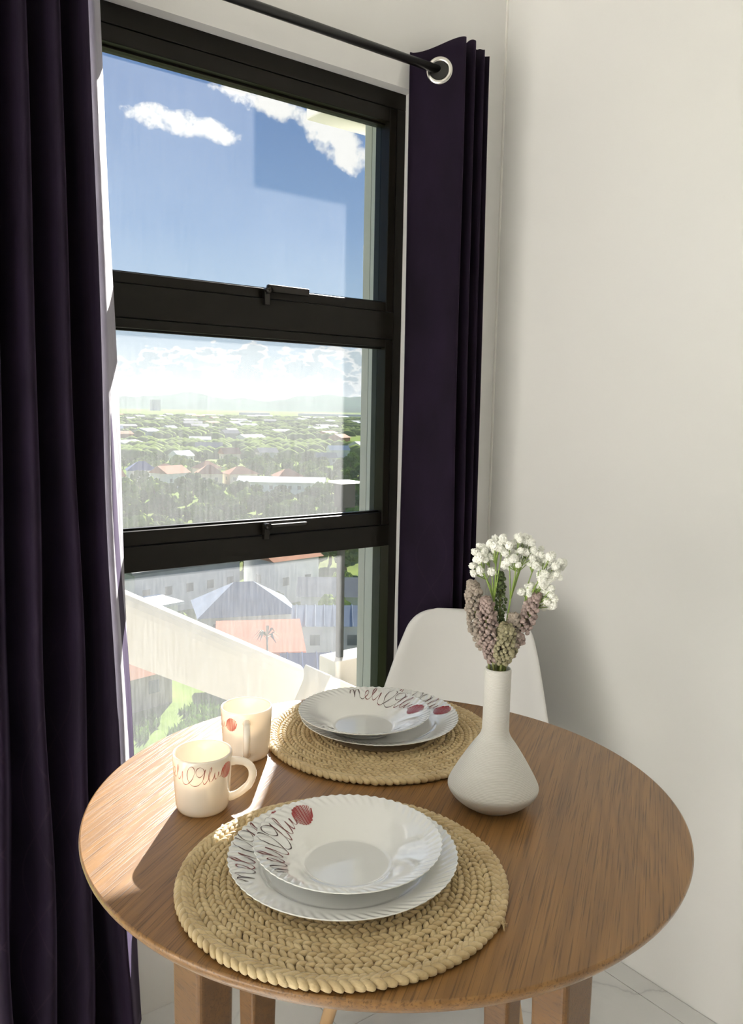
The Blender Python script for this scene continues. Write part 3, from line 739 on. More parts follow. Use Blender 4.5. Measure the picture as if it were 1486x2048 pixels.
# ------------------------------------------------------------------ vase
VX, VY = 0.104, -0.104
vprof = [(0.0, 0.0), (0.033, 0.0), (0.036, 0.002), (0.046, 0.0085), (0.055, 0.0165), (0.0600, 0.0240), (0.0612, 0.0285), (0.0600, 0.0330), (0.0545, 0.0440), (0.0430, 0.0640), (0.0310, 0.0830), (0.0225, 0.0950), (0.0188, 0.1030), (0.0180, 0.1120), (0.0178, 0.1500), (0.0178, 0.1885), (0.0170, 0.1910), (0.0155, 0.1912), (0.0146, 0.1890), (0.0142, 0.1500), (0.0142, 0.1000), (0.030, 0.075), (0.0, 0.012)]
vase = MB().lathe([(p.x, p.y) for p in catmull([(a, b, 0) for a, b in vprof[1:16]], 4)] + vprof[16:], 64)
vase.lathe([(0.0001, 0.0), (0.033, 0.0)], 64)
vo = vase.build('vase', M['vase'], None, smooth=True, loc=(VX, VY, TZ)); vo.rotation_euler = (0.0, 0.010, 0); settle(vo)
tag(vo, 'white ribbed ceramic bottle vase standing on the right of the table', 'vase')

# ------------------------------------------------------------------ flowers in the vase
M['stem'] = simple('stem_green', (0.30, 0.42, 0.10), 0.55, 0.25, 60)
M['stem_dark'] = simple('stem_olive', (0.22, 0.24, 0.07), 0.6, 0.25, 60)
M['petal'] = simple('blossom_white', (0.86, 0.86, 0.80), 0.7, 0.06, 200, Subsurface_Weight=0.0)
M['mauve'] = simple('floret_mauve', (0.36, 0.275, 0.255), 0.8, 0.30, 220)
M['mauve2'] = simple('floret_grey_mauve', (0.35, 0.295, 0.25), 0.8, 0.30, 220)
M['sage'] = simple('floret_sage', (0.33, 0.30, 0.19), 0.8, 0.30, 220)
M['darkgreen'] = simple('bud_dark_green', (0.10, 0.14, 0.05), 0.7, 0.30, 220)
def blob(seed, r, sub, amp, freq):
    bm = bmesh.new(); bmesh.ops.create_icosphere(bm, subdivisions=sub, radius=r)
    for v in bm.verts:
        d = v.co.normalized(); v.co = d * r * (1 + amp * noise.noise(d * freq + Vector((seed * 7.1, seed, -seed))))
    return bm
blossom_meshes = []
for sd_ in range(4):
    bm = blob(sd_, 0.0047, 3, 0.42, 4.2); me = bpy.data.meshes.new('blossom'); bm.to_mesh(me); bm.free()
    me.materials.append(M['petal']); me.polygons.foreach_set('use_smooth', [False] * len(me.polygons)); blossom_meshes.append(me)
MOUTH = Vector((VX + 0.0018, VY, TZ + 0.188))
# image-right direction and towards-viewer direction of this spot, used only to spread the bunch
EX = Vector((0.80, -0.60, 0)); EY = Vector((0.60, 0.80, 0))
def W(a, b, z): return MOUTH + EX * a + EY * b + Vector((0, 0, z))
def sprig(label, root, tips, seed):
    rnd = random.Random(seed)
    t = empty('flower_sprig', MOUTH); tag(t, label, 'flower', 'white blossom sprigs in the vase')
    st = MB(); mid = None
    fork = sum((Vector(x) for x in tips), Vector()) / len(tips); fork = Vector((fork.x * 0.55, fork.y * 0.55, fork.z * 0.60))
    b0 = W(*root) - MOUTH; low = Vector((b0.x * 0.4, b0.y * 0.4, -0.10))
    ff = W(*fork) - MOUTH
    st.tube([low, b0, (b0 + ff) / 2 + Vector((0.001, 0.001, 0)), ff], [0.0014, 0.0014, 0.0013, 0.0011], 6)
    heads = []
    for tip in tips:
        e = W(*tip) - MOUTH
        j = ff + (e - ff) * 0.45 + Vector((rnd.uniform(-.003, .003), rnd.uniform(-.003, .003), 0.004))
        st.tube([ff, j, e], [0.0010, 0.0008, 0.0006], 5)
        heads.append(e)
        for q in range(6):
            e2 = e + Vector((rnd.uniform(-.011, .011), rnd.uniform(-.011, .011), rnd.uniform(-.008, .008)))
            st.tube([j + (e - j) * 0.4, e2], [0.0006, 0.0005], 5); heads.append(e2)
    st.build('stem', M['stem'], t, smooth=True)
    for h in heads:
        o = bpy.data.objects.new('blossom', rnd.choice(blossom_meshes)); col.objects.link(o); o.parent = t; o.location = h
        s_ = rnd.uniform(0.85, 1.25); o.scale = (s_, s_, s_ * 0.85); o.rotation_euler = (rnd.uniform(0, 6), rnd.uniform(0, 6), rnd.uniform(0, 6))
    settle(t)
sprig('white blossom sprig spreading to the left over the curtain', (-0.004, 0.004, 0), [(-0.030, 0.0, 0.148), (-0.022, 0.008, 0.158), (-0.012, -0.006, 0.168), (-0.026, 0.004, 0.132), (-0.006, 0.006, 0.160), (0.000, -0.004, 0.172)], 3)
sprig('white blossom sprig rising highest in the middle of the bunch', (0.002, 0.006, 0), [(0.008, -0.006, 0.164), (0.020, 0.004, 0.172), (0.016, -0.010, 0.152), (0.030, 0.0, 0.160), (0.040, 0.012, 0.170), (0.026, 0.010, 0.146)], 5)
sprig('white blossom sprig spreading to the right against the wall', (0.006, 0.003, 0), [(0.046, 0.002, 0.152), (0.060, 0.0, 0.150), (0.070, 0.006, 0.142), (0.054, -0.006, 0.134), (0.072, 0.0, 0.134)], 8)
sprig('low white blossom sprig drooping beside the right mauve spike', (0.008, 0.0, 0), [(0.050, 0.002, 0.116), (0.062, -0.004, 0.106), (0.058, 0.004, 0.092), (0.036, 0.008, 0.112), (0.066, 0.002, 0.098)], 11)
def spike(label, mat, stem_m, base, top, bend, r0, z_from, n, seed, fl=0.0042):
    rnd = random.Random(seed)
    t = empty('flower_spike', MOUTH); tag(t, label, 'flower', 'dried flower spikes in the vase')
    a = W(*base) - MOUTH; b = W(*top) - MOUTH; m_ = (a + b) / 2 + EX * bend
    axis = catmull([Vector((a.x * 0.5, a.y * 0.5, -0.09)), a, m_, b], 8)
    MB().tube(axis, [0.0017] * len(axis), 6).build('stem', stem_m, t, smooth=True)
    fb = MB(); proto = blob(seed, 1.0, 1, 0.35, 2.0); pv = [v.co.copy() for v in proto.verts]; pf = [tuple(v.index for v in f.verts) for f in proto.faces]; proto.free()
    for i in range(n):
        q = i / (n - 1); f_ = 0.40 + 0.60 * (z_from + (1 - z_from) * q)
        p = axis[min(len(axis) - 1, int(f_ * (len(axis) - 1)))].lerp(axis[min(len(axis) - 1, int(f_ * (len(axis) - 1)) + 1)], (f_ * (len(axis) - 1)) % 1)
        R = r0 * (0.45 + 1.1 * math.sin(PI * min(1.0, 0.12 + 0.80 * q)) ** 1.0) * (1 - 0.45 * max(0, q - 0.6))
        th = i * 2.399963; d = Vector((math.cos(th), math.sin(th), 0.25))
        c = p + d * R * rnd.uniform(0.55, 1.05); s_ = fl * rnd.uniform(0.65, 1.15)
        fb.add([c + v * s_ for v in pv], pf)
    o = fb.build('florets', mat, t, smooth=False); tag(o, kind='stuff')
    return settle(t)
spike('tall grey mauve dried flower spike leaning left', M['mauve2'], M['stem_dark'], (-0.011, 0.0, 0.0), (-0.038, 0.004, 0.118), -0.004, 0.0085, 0.12, 150, 21)
spike('mauve dried flower spike left of centre', M['mauve'], M['stem_dark'], (-0.006, -0.004, 0.0), (-0.020, -0.006, 0.098), -0.004, 0.0090, 0.0, 150, 22)
spike('short sage grey dried flower spike in the front of the bunch', M['sage'], M['stem_dark'], (0.002, -0.008, 0.0), (0.006, -0.014, 0.064), 0.002, 0.0105, 0.0, 130, 23)
spike('grey mauve dried flower spike in the middle behind the sage one', M['mauve2'], M['stem_dark'], (0.004, -0.004, 0.0), (0.018, -0.004, 0.076), 0.003, 0.0085, 0.0, 120, 24)
spike('mauve dried flower spike leaning right', M['mauve'], M['stem_dark'], (0.009, 0.0, 0.0), (0.048, -0.002, 0.104), -0.002, 0.0080, 0.06, 140, 25)
spike('dark green bud spike standing behind the mauve ones', M['darkgreen'], M['stem_dark'], (0.0, 0.006, 0.0), (0.000, 0.012, 0.130), 0.001, 0.0050, 0.15, 110, 26, 0.0030)

# ------------------------------------------------------------------ outside: own facade
M['render'] = simple('cream_render', (0.46, 0.42, 0.35), 0.75, 0.04, 3)
M['render2'] = simple('pale_render', (0.93, 0.90, 0.86), 0.75, 0.03, 3)
M['postblack'] = simple('post_black', (0.025, 0.025, 0.022), 0.9, 0.4, 40, Specular_IOR_Level=0.05)
M['copper'] = simple('copper_tap', (0.55, 0.24, 0.16), 0.4, 0.1, 40, Metallic=0.6)
col_o = empty('facade_column', (0.93, 1.225, -3.0)); tag(col_o, 'pale rendered facade column with lintel right outside the window', 'column')
MB().box(-0.015, 0.40, -0.02, 0.075, 0, 5.9).build('column_shaft', M['render2'], col_o, bevel=0.006)
MB().box(-0.19, 0.40, 0.076, 0.17, 5.155, 5.62).build('lintel', M['render2'], col_o, bevel=0.006)
dp = empty('drain_pipe', (0.884, 1.240, -3.0)); tag(dp, 'white vertical drain pipe fixed to the facade column', 'pipe')
MB().tube([(0, 0, 0), (0, 0, 5.15)], 0.024, 24).build('pipe', M['render2'], dp, smooth=True)
MB().lathe([(0.024, 4.70), (0.0255, 4.70), (0.0255, 4.78), (0.024, 4.78)], 24).build('pipe_collar', M['render2'], dp, smooth=True)
tp = empty('wall_tap', (0.925, 1.16, 0.235)); tag(tp, 'small copper coloured tap beside the drain pipe', 'tap')
MB().tube([(0.02, 0.045, 0.0), (0.02, 0.0, 0.0), (0.02, -0.02, -0.012)], 0.009, 10).build('spout', M['copper'], tp, smooth=True)
MB().tube([(-0.005, 0.015, 0.0), (0.045, 0.015, 0.0)], 0.006, 8).build('tap_handle', M['copper'], tp, smooth=True)
cl = MB(); ya, yb = YW + T + 0.002, YW + T + 0.03  # added outer cladding, kept pale to bounce sun onto column and beam
for bx in ((XL - T, VX0, 0, 0, -6, 4), (VX1, WX0, 0, 0, -6, 4), (WX1, XW + T, 0, 0, -6, 4), (WX0, WX1, 0, 0, -6, WZ0), (WX0, WX1, 0, 0, WZ1, 4), (VX0, VX1, 0, 0, -6, VZ0), (VX0, VX1, 0, 0, VZ1, 4)): cl.box(bx[0], bx[1], ya, yb, bx[4], bx[5])
tag(cl.build('wall_bounce_cladding', simple('facade_bounce_paint', (0.86, 0.83, 0.78), 0.8, 0.05, 2)), 'unseen outer cladding added to bounce sunlight onto the column', None, None, 'structure')
# sloping concrete brace seen low in the window
bm_o = empty('sloping_beam', (0.52, 1.6, 0.45)); tag(bm_o, 'sloping cream concrete beam with a rounded top edge below the window', 'beam')
d = Vector((0.655, 0.0, -0.362)).normalized(); up = Vector((0.362, 0, 0.655)).normalized()
b = MB(); sec = []
for a in range(9): sec.append((0.105 + 0.035 * math.sin(PI * a / 8), -0.035 + 0.0 + 0.07 * a / 8))   # (up, y)
sec = [(-0.115, -0.04)] + [(0.030 + 0.055 * math.sin(PI * a / 10), -0.04 - 0.055 * math.cos(PI * a / 10) + 0.055) for a in range(11)] + [(-0.115, 0.07)]
vs = []
for s_ in (-2.6, 0.355):
    for (u_, y_) in sec: vs.append(d * s_ + up * u_ + Vector((0, y_, 0)))
k = len(sec); fs = [tuple(range(k)), tuple(range(2 * k - 1, k - 1, -1))] + [(i, (i + 1) % k, k + (i + 1) % k, k + i) for i in range(k)]
b.add(vs, fs); b.build('beam', M['render'], bm_o)
blk = MB(); m4 = Matrix.Translation((0.44, -0.02, -0.17)) @ Matrix.Rotation(math.radians(29), 4, 'Y')
blk.box(-0.045, 0.21, -0.07, 0.10, -0.22, 0.030, m4); blk.build('end_block', M['render'], bm_o, bevel=0.004)
lg = MB().box(1.095, 1.60, 1.71, 1.83, -3.0, 0.300).build('parapet', M['render'], None, bevel=0.006); tag(lg, 'cream parapet wall top beside the drain pipe', 'parapet')
po = empty('black_post', (1.147, 1.76, 0.300)); tag(po, 'slim black metal post standing on the parapet', 'post')
MB().box(-0.012, 0.012, -0.012, 0.012, 0.0, 0.60).build('post', M['postblack'], po, bevel=0.002)
MB().box(-0.016, 0.045, -0.03, 0.03, 0.60, 0.695).build('head_box', M['postblack'], po, bevel=0.003)
MB().box(-0.034, 0.06, -0.045, 0.045, 0.695, 0.703).build('cap', M['render2'], po, bevel=0.001)

# ------------------------------------------------------------------ outside: the plain, 27 m below
GZ = -27.0
def ground_mat():
    m = Mat('plain_ground')
    g = m.node('ShaderNodeNewGeometry')
    def pn(scale, detail=5, rough=0.6):
        n = m.node('ShaderNodeTexNoise'); n.inputs['Scale'].default_value = scale; n.inputs['Detail'].default_value = detail; n.inputs['Roughness'].default_value = rough
        m.L.new(g.outputs['Position'], n.inputs['Vector']); return n.outputs['Fac']
    c = m.ramp(pn(0.02), [(0.30, (0.08, 0.12, 0.035)), (0.45, (0.13, 0.19, 0.05)), (0.56, (0.17, 0.19, 0.085)), (0.70, (0.22, 0.20, 0.15))])
    c2 = m.ramp(pn(0.35, 6, 0.7), [(0.3, (0.04, 0.07, 0.02)), (0.6, (0.18, 0.24, 0.06)), (0.8, (0.27, 0.25, 0.18))])
    m.base(m.mix(0.5, c, c2)); m.set(Roughness=1.0, Specular_IOR_Level=0.0)
    return m.m
M['ground'] = ground_mat()
gr = MB().box(-3500, 9000, 6, 12000, GZ - 2, GZ).build('ground', M['ground']); tag(gr, 'green and brown plain far below the window', None, None, 'structure')
M['hill'] = simple('hill_forest', (0.07, 0.11, 0.08), 1.0, 0.3, 0.002, Specular_IOR_Level=0.0)
hl = MB(); hv = []; hf = []; nh = 160
for row in range(4):
    for i in range(nh):
        a = math.radians(15 + 100 * i / (nh - 1)); rr = 7600 + row * 550
        h = 0 if row == 0 else (95 + 75 * noise.noise(Vector((a * 9, row * 0.3, 1.0))) + 40 * noise.noise(Vector((a * 31, row, 4.0))) + 12 * noise.noise(Vector((a * 90, row, 9)))) * (0.7, 1.15, 1.5)[row - 1]
        h *= 1.25 - 0.35 * math.sin(min(1, max(0, (math.degrees(a) - 50) / 25)) * PI / 2)
        hv.append((rr * math.cos(a), rr * math.sin(a), GZ + h))
hf = [(r * nh + i, r * nh + i + 1, (r + 1) * nh + i + 1, (r + 1) * nh + i) for r in range(3) for i in range(nh - 1)]
hl.add(hv, hf); tag(hl.build('hills', M['hill'], None, smooth=True), 'long low range of hazy hills on the horizon', None, None, 'structure')
# houses
RM = {'blue': simple('roof_blue', (0.045, 0.085, 0.22), 0.9, 0.15, 0.6, Specular_IOR_Level=0.08), 'slate': simple('roof_slate', (0.14, 0.18, 0.25), 0.9, 0.15, 0.6, Specular_IOR_Level=0.08), 'red': simple('roof_red', (0.42, 0.105, 0.055), 0.9, 0.12, 0.6, Specular_IOR_Level=0.08),
      'orange': simple('roof_orange', (0.38, 0.17, 0.09), 0.9, 0.15, 0.6, Specular_IOR_Level=0.08), 'white': simple('roof_white', (0.62, 0.62, 0.60), 0.9, 0.08, 0.6, Specular_IOR_Level=0.08), 'tin': simple('roof_tin', (0.30, 0.34, 0.39), 0.9, 0.12, 0.6, Specular_IOR_Level=0.08), 'grey': simple('roof_grey', (0.22, 0.22, 0.215), 0.9, 0.15, 0.6, Specular_IOR_Level=0.08)}
WM = {'white': simple('house_white', (0.72, 0.72, 0.70), 0.9, 0.08, 0.6, Specular_IOR_Level=0.08), 'grey': simple('house_grey', (0.45, 0.46, 0.46), 0.9, 0.12, 0.6, Specular_IOR_Level=0.08), 'cream': simple('house_cream', (0.66, 0.58, 0.45), 0.9, 0.08, 0.6, Specular_IOR_Level=0.08), 'brown': simple('house_brown', (0.40, 0.30, 0.22), 0.9, 0.15, 0.6, Specular_IOR_Level=0.08)}
M['hwin'] = simple('house_glass', (0.06, 0.08, 0.10), 0.2, 0.1, 2)
occ = []
def free(x, y, r): return all(math.hypot(x - q[0], y - q[1]) > r + q[2] for q in occ)
def house(x, y, rz, w, dp_, h, rh, kind, roof, wall, label, group=None, wins=True, ribs=0):
    occ.append((x, y, 0.5 * math.hypot(w + 1, dp_ + 1)))
    t = empty('house', (x, y, GZ), math.radians(rz)); tag(t, label, 'house', group)
    MB().box(-w / 2, w / 2, -dp_ / 2, dp_ / 2, 0, h).build('wall', WM[wall], t)
    ov = 0.6; a, b_ = w / 2 + ov, dp_ / 2 + ov; r = MB()
    if kind == 'gable':
        r.add([(-a, -b_, h), (a, -b_, h), (a, b_, h), (-a, b_, h), (-a, 0, h + rh), (a, 0, h + rh)], [(0, 1, 5, 4), (2, 3, 4, 5), (0, 4, 3), (1, 2, 5), (0, 3, 2, 1)])
    elif kind == 'hip':
        q = max(0.0, a - b_)
        r.add([(-a, -b_, h), (a, -b_, h), (a, b_, h), (-a, b_, h), (-q, 0, h + rh), (q, 0, h + rh)], [(0, 1, 5, 4), (2, 3, 4, 5), (0, 4, 3), (1, 2, 5), (0, 3, 2, 1)])
    elif kind == 'shed':
        r.add([(-a, -b_, h), (a, -b_, h), (a, b_, h + rh), (-a, b_, h + rh), (-a, -b_, h - .5), (a, -b_, h - .5), (a, b_, h + rh - .5), (-a, b_, h + rh - .5)], [(0, 1, 2, 3), (7, 6, 5, 4), (0, 4, 5, 1), (1, 5, 6, 2), (2, 6, 7, 3), (3, 7, 4, 0)])
    else:
        r.box(-a, a, -b_, b_, h, h + 0.35)
    ro = r.build('roof', RM[roof], t)
    if ribs and kind in ('gable', 'shed'):
        for i in range(ribs):
            xx_ = -a + 2 * a * (i + 0.5) / ribs
            if kind == 'gable': MB().tube([(xx_, -b_, h + 0.06), (xx_, 0, h + rh + 0.06)], 0.10, 4).build('roof_rib', RM[roof], ro)
            else: MB().tube([(xx_, -b_, h + 0.06), (xx_, b_, h + rh + 0.06)], 0.10, 4).build('roof_rib', RM[roof], ro)
    if wins:
        nw = max(2, int(w / 3))
        for i in range(nw):
            xx_ = -w / 2 + w * (i + 0.5) / nw
            MB().box(xx_ - 0.55, xx_ + 0.55, -dp_ / 2 - 0.06, -dp_ / 2 + 0.02, h * 0.42, h * 0.42 + 1.2).build('window', M['hwin'], t)
        MB().box(-w / 2 - 0.06, -w / 2 + 0.02, -0.6, 0.6, h * 0.42, h * 0.42 + 1.2).build('window', M['hwin'], t)
    return t
house(47.0, 88.6, -20, 11, 8.6, 3.6, 3.2, 'hip', 'slate', 'grey', 'house with a big slate blue hip roof behind the red roof')
house(41.0, 73.8, -27, 8.0, 6.6, 3.6, 1.4, 'shed', 'red', 'white', 'low house with a flat orange red roof and white walls')
house(52.2, 76.4, -33, 8.4, 6.0, 4.0, 1.6, 'gable', 'tin', 'grey', 'house with a ribbed pale metal roof right of the red roof', ribs=9)
house(42.8, 63.0, -30, 8.6, 5.6, 3.2, 1.7, 'gable', 'blue', 'white', 'house with a blue and white gable roof nearest the beam', ribs=7)
house(46.5, 108.5, 8, 17, 8, 6.0, 0, 'flat', 'grey', 'grey', 'long grey two storey block behind the slate blue roof')
house(61.5, 104.0, 5, 8, 8, 6.5, 1.6, 'gable', 'orange', 'grey', 'grey house with a pinkish gable beside the long block')
house(60.5, 88.0, -35, 9, 7, 4.2, 1.8, 'gable', 'grey', 'grey', 'grey roofed house right of the slate blue roof')
house(66.5, 80.0, -30, 6.5, 5.5, 3.6, 1.6, 'hip', 'blue', 'white', 'small house with dark blue roof behind the black post')
house(35.8, 96.5, 10, 10, 4.5, 3.4, 0, 'flat', 'white', 'white', 'low shed with a white flat roof left of the slate blue roof')
house(25.5, 74.0, 10, 8, 7, 3.4, 1.8, 'gable', 'orange', 'brown', 'brown hut beside the curtain under the sloping beam')
house(55.5, 62.5, -30, 5, 4.5, 3.6, 0, 'flat', 'white', 'cream', 'small cream house with white flat roof right of the black post')
mid = [(110, 283, 10, 'hip', 'blue', 'white'), (118, 276, -15, 'hip', 'blue', 'white'), (127, 281, 5, 'hip', 'orange', 'cream'), (132, 269, -20, 'hip', 'orange', 'cream'), (142, 286, 12, 'hip', 'orange', 'cream'),
       (140, 268, -8, 'hip', 'orange', 'cream'), (121, 268, 20, 'gable', 'orange', 'white'), (147, 259, -10, 'hip', 'orange', 'cream'), (160, 330, 15, 'gable', 'white', 'white'), (176, 326, -5, 'gable', 'orange', 'cream'),
       (188, 322, -12, 'gable', 'grey', 'grey'), (203, 310, -20, 'gable', 'grey', 'grey'), (104, 266, 5, 'gable', 'orange', 'white')]
ordn = ('first', 'second', 'third', 'fourth', 'fifth', 'sixth', 'seventh', 'eighth', 'ninth', 'tenth', 'eleventh', 'twelfth', 'thirteenth', 'fourteenth', 'fifteenth', 'sixteenth', 'seventeenth', 'eighteenth', 'nineteenth', 'twentieth')
mid = [(133 + (x - 133) * 1.45, 285 + (y - 275) * 1.9, rz, kd, rf, wl) for (x, y, rz, kd, rf, wl) in mid]
mid.sort(key=lambda q: math.atan2(q[0] - CAM[0], q[1] - CAM[1]))
for i, (x, y, rz, kd, rf, wl) in enumerate(mid):
    house(x, y, rz, random.uniform(8.5, 11), random.uniform(7, 8.5), random.uniform(3.5, 5.5), random.uniform(2.2, 3.2), kd, rf, wl, 'small %s roofed house, %s from the left in the distant row' % (rf, ordn[i]), 'distant houses in the middle pane')
house(140, 236, -38, 28, 8, 4, 1.6, 'gable', 'white', 'white', 'long distant shed with a bright white roof beside the orange roofs')
# far sheds and estates: tiny pale roofs on the plain
rnd = random.Random(4)
far_mesh = []
for c_ in ('white', 'tin', 'grey', 'orange'):
    b = MB(); b.box(-6, 6, -4, 4, 0, 4); b.add([(-6.5, -4.5, 4), (6.5, -4.5, 4), (6.5, 4.5, 4), (-6.5, 4.5, 4), (-6.5, 0, 6.5), (6.5, 0, 6.5)], [(0, 1, 5, 4), (2, 3, 4, 5), (0, 4, 3), (1, 2, 5)])
    me = bpy.data.meshes.new('far_house'); me.from_pydata(b.v, [], b.f); me.update(); me.materials.append(RM[c_]); far_mesh.append(me)
far_spots = [(q[0], q[1], math.hypot(q[0], q[1])) for q in mid]
for i in range(70):
    for _t in range(40):
        a = math.radians(rnd.uniform(50, 73)); dist = rnd.choice((rnd.uniform(440, 900), rnd.uniform(900, 2600)))
        if all(math.hypot(dist * math.cos(a) - q[0], dist * math.sin(a) - q[1]) > 60 for q in far_spots): break
    o = bpy.data.objects.new('far_house', rnd.choices(far_mesh, (2, 3, 5, 2))[0]); col.objects.link(o)
    far_spots.append((dist * math.cos(a), dist * math.sin(a), dist)); o.location = (dist * math.cos(a), dist * math.sin(a), GZ); s_ = rnd.uniform(0.8, 1.5) * (1 + dist / 2200); o.scale = (s_, s_, rnd.uniform(0.8, 1.3)); o.rotation_euler = (0, 0, rnd.uniform(-0.7, 0.7))
    tag(o, 'tiny pale house far out on the hazy plain', 'house', 'tiny houses on the far plain')
tw = MB().box(-26, 26, -20, 20, 0, 66).build('far_tower', WM['grey'], None, loc=(5200 * math.cos(math.radians(67.8)), 5200 * math.sin(math.radians(67.8)), GZ)); tag(tw, 'hazy tower block on the left of the horizon', 'building')
for (a, w_) in ((61.2, 60), (54.9, 190)):
    o = MB().box(-w_, w_, -20, 20, 0, 9).build('far_warehouse', RM['white'], None, loc=(3300 * math.cos(math.radians(a)), 3300 * math.sin(math.radians(a)), GZ)); o.rotation_euler = (0, 0, math.radians(a - 90))
    tag(o, 'long white warehouse roof near the horizon ' + ('in the centre' if w_ < 100 else 'at the right'), 'building')
# trees
def leaf_mat(name, a, b):
    m = Mat(name); m.base(m.ramp(m.noise(m.coord(), 0.8, 4, 0.7), [(0.3, a), (0.7, b)])); m.set(Roughness=1.0, Specular_IOR_Level=0.0); return m.m
LM = [leaf_mat('foliage_dark', (0.045, 0.070, 0.022), (0.12, 0.155, 0.055)), leaf_mat('foliage_mid', (0.07, 0.10, 0.03), (0.18, 0.23, 0.07)), leaf_mat('foliage_bright', (0.11, 0.16, 0.03), (0.25, 0.32, 0.07))]
bark = simple('bark', (0.16, 0.11, 0.07), 0.9, 0.2, 2)
crown_meshes = []
for i in range(6):
    rnd_ = random.Random(40 + i); b = MB()
    for q in range(46):
        bmq = blob(i * 46 + q, rnd_.uniform(0.34, 0.62), 1, 0.55, 2.6); dv = Vector((rnd_.gauss(0, 1), rnd_.gauss(0, 1), rnd_.gauss(0, 1))).normalized() * rnd_.uniform(0.75, 1.0)
        off = Vector((dv.x * 1.75, dv.y * 1.75, 2.6 + dv.z * 1.35))
        b.add([v.co + off for v in bmq.verts], [tuple(v.index for v in f.verts) for f in bmq.faces]); bmq.free()
    me = bpy.data.meshes.new('crown'); me.from_pydata(b.v, [], b.f); me.update(); me.materials.append(LM[i % 3]); crown_meshes.append(me)
trunk = bpy.data.meshes.new('trunk'); b = MB().tube([(0, 0, 0), (0.05, 0, 1.2), (0, 0.05, 2.4)], [0.22, 0.16, 0.10], 6); trunk.from_pydata(b.v, [], b.f); trunk.update(); trunk.materials.append(bark)
def tree(x, y, s_, k, label, group):
    occ.append((x, y, 2.25 * s_))
    t = empty('tree', (x, y, GZ), rnd.uniform(0, 6)); t.scale = (s_, s_, s_ * rnd.uniform(0.8, 1.15)); tag(t, label, 'tree', group)
    for nm, me in (('crown', crown_meshes[k % 6]), ('trunk', trunk)):
        o = bpy.data.objects.new(nm, me); col.objects.link(o); o.parent = t
tree(56.0, 81.6, 1.15, 2, 'round bright green tree behind the pale metal roof', None)
tree(42.0, 81.6, 1.1, 1, 'green tree in front of the slate blue roof', None)
tree(38.2, 88.5, 1.1, 4, 'green tree left of the slate blue roof', None)
near_spots = [(36, 84), (38, 78), (35, 90), (33, 80), (45, 97), (55, 95), (66, 96), (70, 100), (62, 94), (53, 77), (55, 72), (52, 68), (57, 88), (64, 83), (34, 72), (36, 67), (48, 80), (67, 90), (72, 92), (58, 70)]
near_spots.sort(key=lambda q: math.atan2(q[0] - CAM[0], q[1] - CAM[1])); spots = []
for (x, y) in near_spots + [(rnd.uniform(32, 74), rnd.uniform(64, 104)) for _ in range(60)]:
    s_ = rnd.uniform(0.75, 1.1)
    if len(spots) < 20 and free(x, y, 2.1 * s_) and all(math.hypot(x - q[0], y - q[1]) > 5.2 for q in spots): spots.append((x, y, s_))
spots.sort(key=lambda q: math.atan2(q[0] - CAM[0], q[1] - CAM[1]))
for i, (x, y, s_) in enumerate(spots): tree(x, y, s_, rnd.randrange(6), 'small garden tree, %s from the left among the houses in the lowest pane' % ordn[i], 'garden trees between the houses')
count = 0
for i in range(1200):
    a = math.radians(rnd.uniform(51, 72)); dist = rnd.uniform(135, 420) if i % 3 else rnd.uniform(135, 250)
    x, y = dist * math.cos(a), dist * math.sin(a); s_ = rnd.uniform(0.9, 1.8)
    if count >= 280 or any(abs(x - q[0]) < 7 and -2 < q[1] - y < 22 for q in mid) or not free(x, y, 2.1 * s_): continue
    tree(x, y, s_, rnd.randrange(6), 'tree on the plain seen in the middle pane', 'trees on the plain'); count += 1
# a dead palm in front of the red roof
pm = empty('palm_tree', (39.2, 68.9, GZ)); tag(pm, 'withered brown palm in front of the red roof', 'palm tree')
M['drypalm'] = simple('dry_palm', (0.42, 0.33, 0.22), 0.9, 0.2, 2)
MB().tube([(0, 0, 0), (0.1, 0.1, 2.5), (0.0, 0.2, 5.6)], [0.16, 0.12, 0.10], 7).build('trunk', M['drypalm'], pm, smooth=True)
for i in range(13):
    a = i * 2.4; r_ = rnd.uniform(1.0, 1.7); z1 = rnd.uniform(-0.4, 1.4)
    f = MB(); c = [(0, 0.2, 5.6), (0.5 * r_ * math.cos(a), 0.2 + 0.5 * r_ * math.sin(a), 5.9 + z1 * 0.6), (r_ * math.cos(a), 0.2 + r_ * math.sin(a), 5.2 + z1 * 0.4)]
    f.tube(c, [0.05, 0.16, 0.02], 4, flat=0.3); f.build('frond', M['drypalm'], pm)
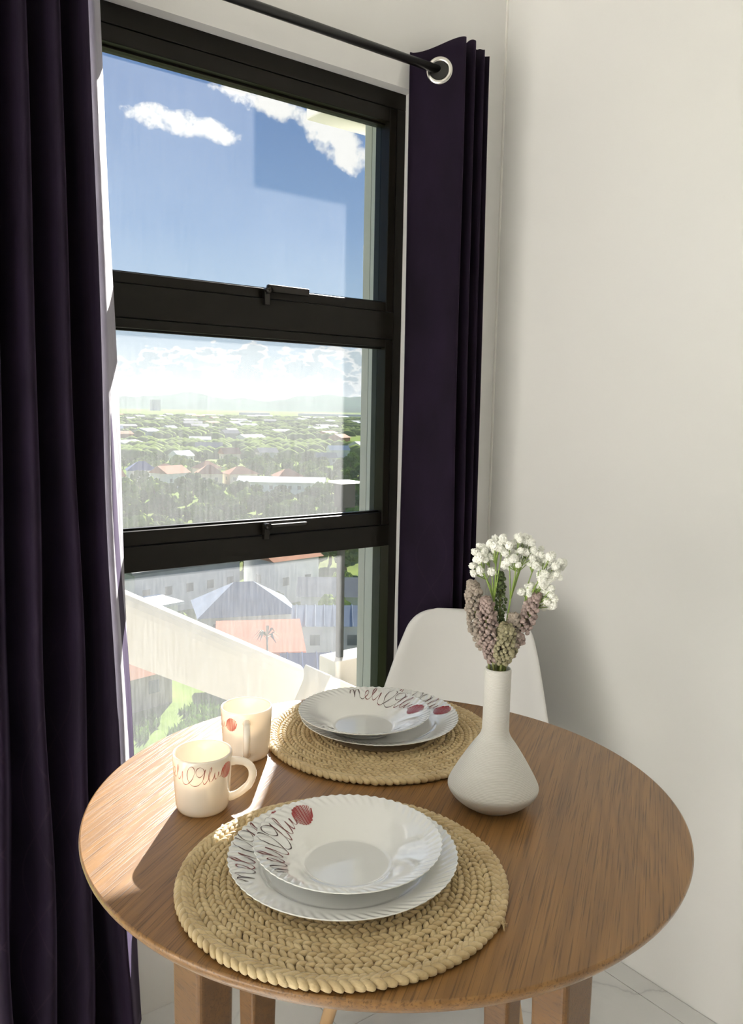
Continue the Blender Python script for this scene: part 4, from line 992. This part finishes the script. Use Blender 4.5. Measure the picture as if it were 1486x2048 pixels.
# canopy that cannot be counted: woods covering the far plain
wd = MB(); proto = blob(3, 1.0, 1, 0.15, 2.0); pv = [v.co.copy() for v in proto.verts]; pf = [tuple(v.index for v in f.verts) for f in proto.faces]; proto.free()
for i in range(8200):
    a = math.radians(rnd.uniform(42, 92)); dist = 440 + (2600 - 440) * rnd.random() ** 1.5
    if i % 4 == 0:                                   # nearer thickets beside the built-up strip
        a = math.radians(rnd.choice((rnd.uniform(73.5, 94), rnd.uniform(40, 49)))); dist = rnd.uniform(60, 440)
    c = Vector((dist * math.cos(a), dist * math.sin(a), GZ + 1.5)); s_ = rnd.uniform(2.5, 5.5) * (1 + dist / 1800) * min(1.0, 0.35 + dist / 700)
    if noise.noise(Vector((c.x * 0.006, c.y * 0.006, 3))) < -0.12: continue
    if dist < 450 and not free(c.x, c.y, s_ * 1.6): continue
    if any(abs(c.x - q[0]) + abs(c.y - q[1]) < 26 * (1 + q[2] / 1600) for q in far_spots): continue
    wd.add([c + Vector((v.x * s_ * 1.3, v.y * s_ * 1.3, v.z * min(s_, 5.0))) for v in pv], pf)
tag(wd.build('woodland', LM[1], None, smooth=True), 'hazy green woodland covering the plain towards the horizon', 'woodland', None, 'stuff')
# tufts of rough grass under the beam
gt = MB()
for i in range(1500):
    x = rnd.uniform(24, 36); y = rnd.uniform(57, 68.5); h = rnd.uniform(0.3, 0.9); c = Vector((x, y, GZ))
    if noise.noise(Vector((x * 0.3, y * 0.3, 1))) < -0.05: continue
    for q in range(3):
        a = rnd.uniform(0, 6.28); gt.add([c + Vector((0.25 * math.cos(a), 0.25 * math.sin(a), 0)), c - Vector((0.25 * math.cos(a), 0.25 * math.sin(a), 0)), c + Vector((rnd.uniform(-.3, .3), rnd.uniform(-.3, .3), h))], [(0, 1, 2)])
tag(gt.build('rough_grass', leaf_mat('grass_bright', (0.16, 0.26, 0.05), (0.36, 0.48, 0.10))), 'bright green rough grass below the sloping beam', 'grass', None, 'stuff')
# ------------------------------------------------------------------ haze over the plain
hz = Mat('haze'); hz.N.remove(hz.b)
vsn = hz.node('ShaderNodeVolumeScatter'); vsn.inputs['Color'].default_value = (0.90, 0.96, 1.0, 1); vsn.inputs['Density'].default_value = 0.000032; vsn.inputs['Anisotropy'].default_value = 0.0
hz.L.new(vsn.outputs[0], hz.out.inputs['Volume'])
hb = MB().box(-3400, 8900, 140, 11500, GZ - 1, 170).build('haze', hz.m); tag(hb, 'pale haze lying over the distant plain and hills', 'haze', None, 'stuff')
